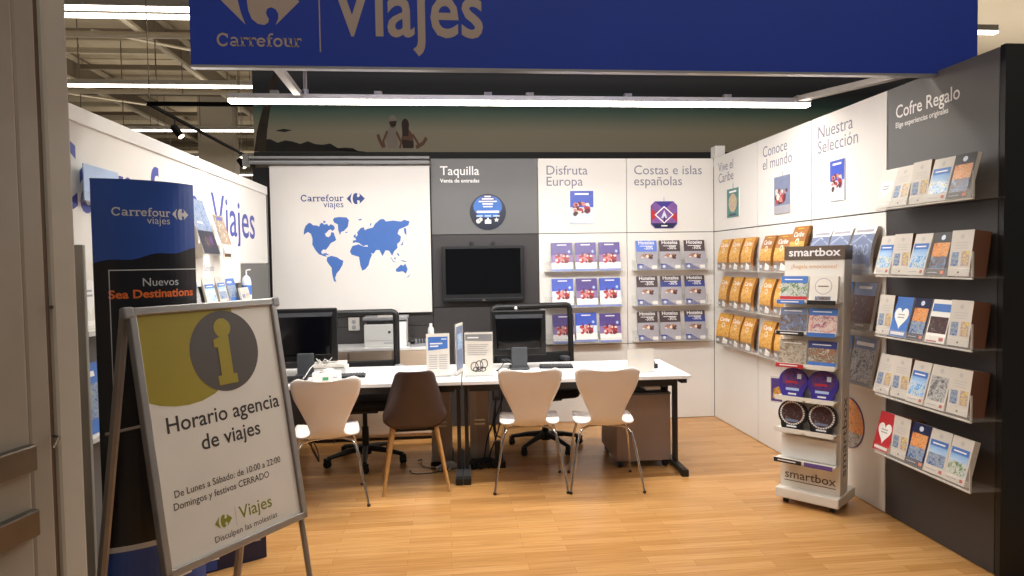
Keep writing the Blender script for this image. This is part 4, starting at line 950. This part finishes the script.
# ------------------------------------------------------------------ sideboard, printer, phone
sb = empty('sideboard', (-.68, 5.92, 0)); tag(sb, 'low pale wood sideboard with white top below the map banner', 'sideboard')
MB().box(-.55, .57, 0, .36, .03, .795, 'light_wood').build('carcass', sb, bevel=.002); MB().box(-.56, .58, -.01, .365, .795, .82, 'desk_white').build('top', sb, bevel=.002)
for x in (-.545, -.17, .205): d_ = MB().box(x, x + .365, -.018, 0, .06, .79, 'light_wood').build('door', sb, bevel=.002); MB().box(x + .32, x + .335, -.03, -.018, .6, .72, 'aluminium').build('handle', d_)
MB().box(-.53, .55, .02, .34, 0, .03, 'black_plastic').build('plinth', sb)
pt = empty('printer', (-.56, 5.98, .82)); tag(pt, 'beige and white office printer on the sideboard', 'printer')
MB().box(-.17, .11, 0, .25, .0, .20, 'white_plastic').build('body', pt, bevel=.006); MB().box(.11, .20, .0, .25, 0, .22, 'cover_white').build('side_unit', pt, bevel=.004)
MB().box(-.18, .21, -.01, .26, .235, .262, 'grey_plastic').build('scanner_lid', pt, bevel=.005); MB().box(-.15, .10, .02, .24, .2, .236, 'black_plastic').build('output_slot', pt)
c = MB(); c.disc(.05, .13, .013, .013, 1, 'dark_grey_plastic'); c.rect(-.0, .09, .03, .038, 1, 'hotel_grey'); c.rect(-.16, .1, .055, .058, 1, 'hotel_grey'); c.build('marking', pt)
MB().box(-.05, .12, .03, .22, .262, .285, 'paper').build('feeder', pt, rot=(0, 0, 0))
ph = empty('desk_phone', (-.27, 6.0, .82), .1); tag(ph, 'grey desk phone on the sideboard beside the printer', 'telephone')
MB().side([(-.07, 0), (.08, 0), (.08, .055), (-.07, .02)], -.06, .10, 'grey_plastic').build('base', ph, bevel=.004)
m = MB().box(-.065, -.02, -.07, .09, .05, .075, 'black_plastic').box(-.067, -.018, -.075, -.03, .035, .06, 'black_plastic').box(-.067, -.018, .05, .095, .045, .07, 'black_plastic').build('handset', ph, bevel=.008)
c = MB()
for j in range(4):
    for i in range(3): c.box(.0 + i * .026, .018 + i * .026, -.05 + j * .02, -.036 + j * .02, .03, .045 + j * .005, 'dark_grey_plastic')
c.build('keypad', ph)
e = empty('spray_bottle', (-.145, 5.97, .82)); tag(e, 'slim white bottle on the sideboard behind the blue-headed notice', 'bottle'); MB().lathe([(.025, 0), (.027, .01), (.027, .15), (.018, .17)], 'white_plastic', 16).build('body', e, smooth=40); MB().lathe([(.014, .17), (.014, .20)], 'cover_white', 12).build('cap', e)
e = empty('wall_socket', (-.86, D - .0, 1.0)); tag(e, 'beige wall socket box seen through the left chair mesh', 'socket'); MB().box(-.05, .05, -.03, 0, -.06, .06, 'paper').build('box', e, bevel=.004); c = MB(); c.disc(0, .02, .02, .02, 1, 'hotel_grey', -.03); c.disc(0, -.03, .02, .02, 1, 'hotel_grey', -.03); c.build('outlet', e)

# ------------------------------------------------------------------ chairs
def catmull(P, t):
    n = len(P) - 1; f = min(max(t, 0), 1) * n; i = min(int(f), n - 1); u = f - i
    p0, p1, p2, p3 = P[max(i - 1, 0)], P[i], P[i + 1], P[min(i + 2, n)]
    return [.5 * (2 * b + (c - a) * u + (2 * a - 5 * b + 4 * c - d) * u * u + (3 * b - a - 3 * c + d) * u ** 3) for a, b, c, d in zip(p0, p1, p2, p3)]
US = [-1 + i / 9 for i in range(19)]; TS = [i / 44 for i in range(45)]
WP = [(.25, .432, .10), (.245, .438, .17), (.18, .452, .20), (.05, .445, .208), (-.07, .44, .20), (-.135, .445, .155), (-.175, .475, .106), (-.20, .545, .118), (-.222, .635, .155), (-.245, .72, .193), (-.265, .80, .212), (-.273, .835, .204), (-.276, .852, .165)]
def white_shell(u, t):
    y, z, w_ = catmull(WP, t)
    back = max(0, min(1, (z - .47) / .12))
    uu = u
    return (uu * w_, y + back * .03 * u * u, z + (1 - back) * .012 * u * u - (.02 * (1 - u * u) * max(0, (t - .86) / .14)))
def white_chair():
    e = empty('visitor_chair')
    MB().surf(white_shell, US, TS, 'chair_white').build('shell', e, smooth=60, solid=.011)
    for sx, fy, fx in ((-1, -.21, .245), (1, -.21, .245), (-1, .24, .225), (1, .24, .225)):
        sy = -1 if fy < 0 else 1
        pts = [(sx * .03, sy * .03, .418), (sx * .10, sy * .07, .422), (sx * .155, sy * .115, .415), (sx * .175, sy * .135, .385), (sx * .195, sy * .155, .30), (sx * fx, fy, .006)]
        l = MB().tube(pts, .0085, 'chrome', 10).build('leg', e, smooth=60)
        MB().lathe([(.011, 0), (.011, .016)], 'black_plastic', 10, 'z', (sx * fx, fy, 0)).build('foot_cap', l)
    MB().box(-.08, .08, -.08, .08, .424, .436, 'black_plastic').build('mount', e, bevel=.004)
    return e
wc = white_chair(); wc.location = (-.80, 4.48, 0); wc.rotation_euler = (0, 0, R(10))
tag(wc, 'white moulded chair partly behind the information sign', 'chair', 'white moulded visitor chairs')
c2 = copy_tree(wc, (.557, 4.60, 0), (0, 0, R(-5))); tag(c2, 'white moulded chair in the middle, in front of the right monitor', 'chair', 'white moulded visitor chairs')
c3 = copy_tree(wc, (1.065, 4.54, 0), (0, 0, R(-6))); tag(c3, 'white moulded chair in front of the drawer pedestal', 'chair', 'white moulded visitor chairs')
BP = [(.24, .425, .17), (.22, .432, .205), (.10, .425, .215), (-.03, .415, .212), (-.11, .425, .208), (-.165, .465, .213), (-.20, .53, .212), (-.225, .605, .190), (-.25, .70, .162), (-.268, .785, .138), (-.275, .822, .124), (-.277, .84, .095)]
def brown_shell(u, t):
    y, z, w_ = catmull(BP, t); back = max(0, min(1, (z - .44) / .12)); edge = u * u
    return (u * w_, y + back * .075 * edge * (1 - .5 * max(0, (t - .7) / .3)), z + (1 - back) * .055 * edge * edge)
bc = empty('shell_chair', (-.242, 4.70, 0), R(5)); tag(bc, 'dark brown shell chair with pale wooden legs', 'chair')
MB().surf(brown_shell, US, TS, 'chair_brown').build('shell', bc, smooth=60, solid=.01)
for sx in (-1, 1):
    for fy, ty in ((-.20, -.10), (.22, .12)):
        MB().tube([(sx * .145, ty, .425), (sx * .222, fy, 0)], [.017, .010], 'leg_wood', 12).build('leg', bc, smooth=60)
MB().box(-.15, .15, -.11, .13, .405, .418, 'black_plastic').build('mount', bc, bevel=.004)

def office_chair(loc, rz, bw, ztop, zbot, label, ph_, pad='dark_grey_plastic'):
    e = empty('office_chair', loc, rz); tag(e, label, 'office chair', 'black mesh office chairs')
    MB().lathe([(.045, .07), (.05, .13), (.028, .14), (.026, .28), (.018, .285), (.018, .41)], 'black_plastic', 18).build('gas_lift', e, smooth=40)
    for k in range(5):
        a = ph_ + 2 * PI * k / 5; c_, s_2 = math.cos(a), math.sin(a)
        l = MB().tube([(.03 * c_, .03 * s_2, .115), (.16 * c_, .16 * s_2, .10), (.30 * c_, .30 * s_2, .072)], [.026, .021, .015], 'black_plastic', 10).build('leg', e, smooth=60)
        w_ = MB(); w_.M = Matrix.Translation((.30 * c_, .30 * s_2, .028)) @ Matrix.Rotation(a + .6, 4, 'Z')
        w_.lathe([(.024, -.022), (.028, -.016), (.028, -.005), (.02, -.004), (.02, .004), (.028, .005), (.028, .016), (.024, .022)], 'black_plastic', 16, 'x'); w_.box(-.018, .018, -.022, .022, .016, .046, 'black_plastic'); w_.build('caster', l, smooth=40)
    s = MB().slab([(-.23, -.20), (-.20, -.24), (.20, -.24), (.23, -.20), (.25, .1), (.22, .24), (-.22, .24), (-.25, .1)], .44, .52, 'seat_black').build('seat', e, bevel=.03)
    MB().box(-.11, .11, -.12, .12, .405, .44, 'black_plastic').build('mechanism', e, bevel=.01)
    yb = .27
    h = bw / 2; r_ = .035
    pth = [(-h, zbot), (-h, ztop - r_)] + [(-h + r_ - r_ * math.cos(R(a)), ztop - r_ + r_ * math.sin(R(a))) for a in (30, 60, 90)] + [(h - r_ + r_ * math.sin(R(a)), ztop - r_ + r_ * math.cos(R(a))) for a in (0, 30, 60, 90)] + [(h, zbot)]
    f = MB(); f.tube([(x, yb + .05 * (z - zbot) - .02 * 0, z) for x, z in pth] , .026, 'black_plastic', 8); f.tube([(-h, yb, zbot), (h, yb, zbot)], .022, 'black_plastic', 8)
    fo = f.build('back_frame', e, smooth=50)
    MB().surf(lambda u, v: (u * (h - .01), yb + .05 * v * (ztop - zbot) + .03 * (1 - u * u), zbot + v * (ztop - zbot)), [-1, -.5, 0, .5, 1], [0, .33, .66, 1], 'mesh_black').build('mesh_back', e, smooth=60)
    MB().box(-h + .02, h - .02, yb - .005, yb + .03, zbot + .02, zbot + .16, 'seat_black').build('lumbar_pad', e, bevel=.01)
    MB().tube([(0, .10, .43), (0, .28, .44), (0, yb + .03, zbot + .02)], [.03, .028, .025], 'black_plastic', 10).build('back_support', e, smooth=60)
    for sx in (-1, 1):
        am = MB().tube([(sx * .20, .02, .46), (sx * .29, .06, .47), (sx * .275, .20, .69)], .016, 'black_plastic', 8).build('arm', e, smooth=60)
        MB().slab([(sx * .27 + .04 * math.cos(2 * PI * q / 14), .215 + .075 * math.sin(2 * PI * q / 14)) for q in range(14)], .69, .725, pad).build('arm_pad', am, bevel=.01)
    return e
office_chair((-.655, 5.30, 0), R(3), .50, 1.155, .60, 'black mesh office chair behind the left desk in front of the printer', R(200), 'grey_plastic')
office_chair((.80, 5.50, 0), R(12), .71, 1.165, .60, 'black mesh office chair behind the right desk monitor', R(215))

# ------------------------------------------------------------------ information A-frame sign
af = empty('information_sign', (-1.0, 2.83, 0), .976)
tag(af, 'aluminium A-frame notice with olive and grey information sign, lettered Horario agencia', 'sign')
W2, H2, TL = .685, 1.0, .170
x0 = Vector((-1.162, 2.582, 1.405)); 
right = Vector((math.cos(.976), math.sin(.976), 0)); org = x0 + right * (W2 / 2)
# local frame: origin at the base; face local offset
inv = (Matrix.Translation(af.location) @ Matrix.Rotation(.976, 4, 'Z')).inverted()
o_l = inv @ org
face = bpy.data.objects.new('poster_frame', None)
FM = Matrix.Translation(o_l) @ Matrix.Rotation(-TL, 4, 'X')
def af_build(mb, name, par=af, **k):
    mb.v = [tuple(FM @ Vector(v)) for v in mb.v]; return mb.build(name, par, **k)
h2 = W2 / 2
m = MB()
m.box(-h2, h2, 0, .03, -.03, 0, 'aluminium'); m.box(-h2, h2, 0, .03, -H2, -H2 + .03, 'aluminium'); m.box(-h2, -h2 + .027, 0, .03, -H2, 0, 'aluminium'); m.box(h2 - .027, h2, 0, .03, -H2, 0, 'aluminium')
af_build(m, 'frame', bevel=.004)
m = MB()
for sx in (-1, 1): m.box(sx * h2 - .02, sx * h2 + .02, -.003, .034, -.04, .004, 'grey_plastic')
af_build(m, 'corner_cap', bevel=.008)
af_build(MB().box(-h2 + .03, h2 - .03, .012, .02, -H2 + .03, -.03, 'sign_poster'), 'poster')
t = MB(); yb = .012
t.poly([(-.318, -.032), (.105, -.032), (.115, -.14), (.10, -.25), (.04, -.33), (-.03, -.372), (-.09, -.39), (-.15, -.395), (-.21, -.39), (-.27, -.376), (-.318, -.355)], 1, 'olive', yb)
t.disc(.048, -.205, .165, .168, 2, 'disc_grey', yb, 48)
K = lambda pts: [(.048 + (x - .06) * .88, -.205 + (z + .235) * .87) for x, z in pts]
t.poly(K([(.058 + .046 * math.cos(2 * PI * q / 28), -.125 + .046 * math.sin(2 * PI * q / 28)) for q in range(28)]), 3, 'olive', yb)
t.poly(K([(.0, -.395), (.105, -.395), (.105, -.35), (.085, -.35), (.085, -.165), (.076, -.165), (.076, -.145), (.04, -.145), (.04, -.165), (.02, -.172), (.0, -.178), (.0, -.215), (.02, -.215), (.02, -.35), (.0, -.35)]), 4, 'olive', yb)
af_build(t, 'information_symbol')
t = MB()
for ln, x, z, sz, m_, bo, al, sx_ in (('Horario agencia', .012, -.485, .086, 'text_dark', .011, 'CENTER', .98), ('de viajes', .02, -.58, .086, 'text_dark', .011, 'CENTER', .98), ('De Lunes a Sábado: de 10:00 a 22:00', -.01, -.725, .038, 'text_dark', .004, 'CENTER', .90), ('Domingos y festivos CERRADO', -.05, -.770, .038, 'text_dark', .004, 'CENTER', .90), ('Viajes', .0, -.893, .072, 'olive_text', .008, 'LEFT', 1), ('Disculpen las molestias', .03, -.945, .034, 'text_dark', 0, 'CENTER', .98)):
    t = MB(); t.text(ln, x, z, sz, m_, 1, bo, al, yb, sx_)
    af_build(t, 'lettering')
t = MB(); emblem(t, -.075, -.875, .050, 'olive_text', 1, yb); af_build(t, 'emblem')
t = MB(); t.rect(-.018, -.016, -.915, -.835, 1, 'hotel_grey', yb); af_build(t, 'divider_line')
# legs run on below the frame; second pair splays back from the top
for sx in (-1, 1):
    x = sx * (h2 - .015)
    pts = [FM @ Vector((x, .032, -.02)), FM @ Vector((x, .032, -1.426))]
    MB().tube(pts, .013, 'aluminium_dull', 8).build('front_leg', af)
    top = FM @ Vector((x, .05, -.005))
    MB().tube([top, (x, top.y + .21, 0)], .018, 'aluminium_dull', 8).build('rear_leg', af)
m = MB(); tp = FM @ Vector((0, .05, -.01)); m.tube([(-h2 + .015, tp.y + .075, .93), (h2 - .015, tp.y + .075, .93)], .006, 'aluminium_dull', 8); m.build('spreader', af)

# ------------------------------------------------------------------ blue totem and low floor display
A_, B_ = Vector((-1.36, 2.744, 0)), Vector((-1.066, 2.988, 0)); dv = B_ - A_; TWd = dv.length
tt = empty('totem_banner', (A_ + B_) / 2, math.atan2(dv.y, dv.x)); tag(tt, 'tall curved blue and black banner totem lettered Sea Destinations beside the A-frame notice', 'banner')
hw = TWd / 2
def bowf(x): return -.055 * (1 - (x / hw) ** 2)
def wf(x, y, z): return (x, y + bowf(x), z)
n = 16
xs = [-hw + TWd * i / n for i in range(n + 1)]
out = [(x, bowf(x)) for x in xs] + [(x, -bowf(x) * .6 + .004) for x in xs[::-1]]
MB().slab(out, .0, 1.9, 'navy').build('column', tt)
t = MB()
t.rect(-hw, hw, 1.56, 1.898, 1, 'totem_blue', nx=16); t.rect(-hw, hw, .445, 1.56, 1, 'totem_black', nx=16); t.rect(-hw, hw, .425, .447, 2, 'totem_silver', nx=16); t.rect(-hw, hw, .005, .425, 1, 'totem_blue', nx=16)
mz = [1.572 + .0035 * i + .006 * math.sin(i * .9) for i in range(17)]
for i in range(16): t.poly([(xs[i], 1.55), (xs[i + 1], 1.55), (xs[i + 1], mz[i + 1]), (xs[i], mz[i])], 2, 'totem_black')
t.warp(wf).build('print', tt)
t = MB()
for a, b_, c_, d_ in ((-hw + .045, hw, 1.541, 1.545), (-hw + .045, -hw + .048, 1.05, 1.543)): t.rect(a, b_, c_, d_, 3, 'totem_silver', nx=10)
slab_word(t, 'Carrefour', -.130, 1.757, .046, 'totem_silver', 3); t.text('viajes', .08, 1.727, .042, 'totem_silver', 3, 0, 'RIGHT'); emblem(t, .125, 1.770, .046, 'totem_silver', 3)
t.text('Nuevos', .035, 1.478, .046, 'totem_silver', 3, 0, 'CENTER'); t.text('Sea Destinations', .172, 1.432, .046, 'orange', 3, .026, 'RIGHT', sx=1.04)
t.disc(-.05, .24, .05, .02, 3, 'pale_blue'); t.rect(.06, .12, .26, .268, 3, 'text_white')
t.warp(wf).build('lettering', tt)
lb = empty('floor_display', (-.98, 3.63, 0), math.atan2(.18, .28)); tag(lb, 'low navy floor display with tiny print behind the A-frame notice', 'display')
MB().box(-.50, 0, 0, .16, 0, .26, 'navy').build('box', lb, bevel=.003)
t = MB(); t.rect(-.48, -.25, .01, .20, 1, 'totem_blue'); t.rect(-.34, -.24, .06, .075, 2, 'text_white'); t.rect(-.06, -.03, .10, .107, 1, 'hotel_grey'); t.disc(-.16, .11, .03, .012, 1, 'hotel_navy'); t.disc(-.19, .13, .02, .012, 1.5, 'photo_sunset'); t.build('print', lb)

# ------------------------------------------------------------------ left shelf unit and things on it
su = empty('shelf_unit', (XL, 2.78, 0), RZL); tag(su, 'narrow white shelf unit along the left partition behind the totem', 'shelf')
DP = .135
MB().box(0, .022, -DP, -.002, 0, 1.645, 'pillar_paint').build('upright', su, bevel=.003); MB().box(2.42, 2.44, -DP, -.002, 0, 1.30, 'white_panel').build('upright', su, bevel=.003)
for z in (.05, .87, 1.30): MB().box(.022, 2.42, -DP, -.002, z - .02, z, 'white_panel').build('shelf', su)
def ylab(y): return (XL + .085, y, 1.301)
brochure('bluecity', .20, .285, .01, (XL + .10, 2.97, .873), RZL, .2, 'blue city brochure on the left shelf unit behind the totem edge', 'leaflets on the left shelf unit')
brochure('heart_red', .135, .225, .02, (XL + .10, 3.2, .873), RZL, .2, 'red leaflet on the left shelf unit behind the totem edge', 'leaflets on the left shelf unit')
brochure('heart_clear', .20, .285, .004, (XL + .09, 2.93, 1.302), RZL, .15, 'white sheet standing on the left shelf unit beside the upright', 'leaflets on the left shelf unit')
for k, (y, w_, h_, kd, lb_) in enumerate(((4.12, .26, .16, 'greycity', 'wide grey-blue leaflet stack on the left shelf next to the totem'), (4.44, .19, .185, 'beach', 'pale blue leaflet, first upright one on the left shelf'), (4.67, .17, .19, 'tower', 'pale blue leaflet, second upright one on the left shelf'), (4.88, .18, .17, 'bluecity', 'plain blue leaflet on the left shelf near the bottle'), (5.0, .20, .10, 'two_pictures', 'small white folded card on the left shelf near the bottle'))):
    brochure(kd, w_, h_, .012, (XL + (.07 if k != 4 else .115), y, 1.302), RZL, .22, lb_, 'leaflets on the left shelf unit')
e = empty('gel_bottle', (XL + .075, 5.14, 1.301)); tag(e, 'clear pump bottle with blue label at the end of the left shelf', 'bottle')
MB().lathe([(.03, 0), (.034, .01), (.034, .13), (.026, .165), (.012, .18)], 'pale_blue', 18).build('body', e, smooth=40); MB().lathe([(.0345, .04), (.0345, .11)], 'tag_blue', 18).build('label_band', e); MB().tube([(0, 0, .18), (0, 0, .22), (.03, 0, .225)], .006, 'white_plastic', 8).build('pump', e)
wb = empty('notice_board', (XL, 4.62, 1.6), RZL); tag(wb, 'white notice board below the purple Viajes lettering', 'notice board')
MB().box(-.60, .54, -.03, -.002, -.17, .10, 'white_panel').build('board', wb, bevel=.002); t = MB(); t.text('Sobrado', -.22, -.075, .055, 'text_grey', 1, 0, 'LEFT', -.03); t.build('lettering', wb)
def leaflet(y, z, w_, h_, kind, label):
    e = empty('wall_leaflet', (XL + .13, y, z), RZL, -.28); tag(e, label, 'leaflet', 'leaflets hung on the left partition')
    MB().box(-w_ / 2, w_ / 2, 0, .004, 0, h_, 'cover_white').build('sheet', e)
    MB().side([(0, 0), (.004, h_ * .6), (.07, h_ * .7), (.10, 0)], -.01, .01, 'acrylic').build('holder', e)
    c = MB()
    if kind == 'space': c.rect(-w_ / 2, w_ / 2, 0, h_ * .42, 1, 'sticker_dark'); c.rect(-w_ / 2, w_ / 2, h_ * .42, h_, 1, 'photo_tower'); c.disc(-.02, h_ * .22, .04, .035, 2, 'photo_sport'); c.disc(.05, h_ * .25, .03, .03, 2, 'photo_space'); c.rect(-.09, .0, h_ * .55, h_ * .58, 2, 'text_white')
    else: c.rect(-w_ / 2, w_ / 2, h_ * .22, h_, 1, 'photo_crowd'); c.rect(-w_ / 2, w_ / 2, 0, h_ * .22, 1, 'pale_blue'); c.rect(-.06, .06, h_ * .86, h_ * .95, 2, 'hotel_navy')
    c.build('print', e)
leaflet(4.27, 1.63, .27, .35, 'space', 'large leaflet with dark lower half hung on the left partition beside the totem')
leaflet(4.60, 1.64, .19, .26, 'crowd', 'reddish leaflet hung on the left partition below the purple V')
e = empty('small_label', (XL, 4.88, 1.63), RZL); tag(e, 'small brown-printed label on the left partition', 'label'); MB().box(-.1, .1, -.035, -.0305, -.02, .03, 'paper').build('card', e); c = MB(); c.rect(-.09, .05, -.012, .012, 1, 'brown_seam', -.035); c.build('print', e)
e = empty('paper_sign', (XL + .04, 3.15, 1.84), RZL); tag(e, 'pale blue paper sign above the totem on the left partition', 'sign'); MB().box(-.15, .15, 0, .004, 0, .155, 'light_blue').build('sheet', e); c = MB(); c.rect(-.11, .10, .088, .095, 1, 'hotel_navy'); c.build('print', e); MB().box(-.16, .16, -.004, .02, -.01, .04, 'acrylic').build('holder', e)

# ------------------------------------------------------------------ black spotlight track in the store
e = empty('spotlight_track', (0, 0, 3.6)); tag(e, 'black square-cornered lighting track hanging in the store behind the left partition', 'track')
MB().box(-3.715, -2.4, 8.945, 8.985, 0, .05, 'matte_black').build('rail', e); MB().box(-3.71, -3.67, 8.94, 13.2, 0, .035, 'matte_black').build('rail', e)
for x, y in ((-3.69, 8.96), (-3.69, 12.8), (-2.6, 8.96)): MB().tube([(x, y, .04), (x, y, 3.3)], .006, 'store_dark_steel', 6).build('suspension_wire', e)
def spot(y, label):
    e = empty('spotlight', (-3.69, y, 3.6)); tag(e, label, 'spotlight', 'spotlights on the black track')
    MB().tube([(0, 0, 0), (0, 0, -.10)], .012, 'black_plastic', 8).build('stem', e)
    q = MB(); q.M = Matrix.Translation((.02, 0, -.16)) @ Matrix.Rotation(R(-38), 4, 'Y'); q.lathe([(.04, .08), (.052, .06), (.052, -.09), (.047, -.095)], 'matte_black', 18); q.build('can', e, smooth=40)
    q = MB(); q.M = Matrix.Translation((.02, 0, -.16)) @ Matrix.Rotation(R(-38), 4, 'Y'); q.lathe([(.042, -.096), (.04, -.108), (.018, -.112)], 'spot_white', 18); q.build('lens', e)
spot(9.75, 'black track spotlight nearer to the shop over the left partition'); spot(12.7, 'black track spotlight farther back beside the mural edge')

# ------------------------------------------------------------------ light
def area(name, loc, sx, sy, power, colr, rot=(0, 0, 0)):
    l = bpy.data.lights.new(name, 'AREA'); l.shape = 'RECTANGLE'; l.size = sx; l.size_y = sy; l.energy = power; l.color = colr
    o = bpy.data.objects.new(name, l); COL.objects.link(o); o.location = loc; o.rotation_euler = rot; return o
area('linear_lamp_light', (.42, 4.5, 2.59), 3.3, .06, 84, (1, .985, .95), (R(14), 0, 0)); area('sign_lamp_light', (.3, 3.60, 2.75), 2.2, .06, 14, (1, .985, .95))
for y, x0, x1, pw in ((0.6, -3, 5, 74), (9.82, -8, 6, 180), (4.9, -3, 5, 70), (9.6, 6, 14, 420), (13.4, -12, 0, 260), (18, -12, 2, 260), (24, -12, 2, 260)):  # stretch at the far right outruns its strip, added to brighten that wall
    area('store_row_light', ((x0 + x1) / 2, y, 4.9), x1 - x0, .14, pw, (1, .96, .89))
for y in (9.82, 13.4, 18, 24):
    area('store_fill_uplight', (-5.5, y, 5.2), 13, .14, 80, (1, .93, .82), (PI, 0, 0))  # upward share of the strip lights, added to lift the dark ceiling
area('store_fill_uplight', (10, 10.6, 5.2), 10, .14, 260, (1, .93, .82), (PI, 0, 0))  # no strip light here; unseen fill added to brighten the far right wall
wd = bpy.data.worlds.new('World'); SC.world = wd; wd.use_nodes = True
bg = wd.node_tree.nodes['Background']; bg.inputs['Color'].default_value = (1, .97, .93, 1); bg.inputs['Strength'].default_value = .14

# ------------------------------------------------------------------ camera
f_, yaw, pit, rol = 670.3453, .0975, .0384, -.0158
fw = Vector((math.sin(yaw) * math.cos(pit), math.cos(yaw) * math.cos(pit), -math.sin(pit))); rt = Vector((math.cos(yaw), -math.sin(yaw), 0)); up = rt.cross(fw)
rr = rt * math.cos(rol) + up * math.sin(rol); uu = -rt * math.sin(rol) + up * math.cos(rol)
cam = bpy.data.cameras.new('Camera'); co = bpy.data.objects.new('Camera', cam); COL.objects.link(co)
co.matrix_world = Matrix(((rr.x, uu.x, -fw.x, 0), (rr.y, uu.y, -fw.y, 0), (rr.z, uu.z, -fw.z, 1.55), (0, 0, 0, 1)))
cam.sensor_fit = 'HORIZONTAL'; cam.sensor_width = 36; cam.lens = 36 * f_ / 1024; cam.clip_end = 200
SC.camera = co
vs = SC.view_settings; vs.view_transform = 'Standard'; vs.look = 'None'; vs.gamma = 1; vs.use_curve_mapping = False; vs.exposure = 0.0
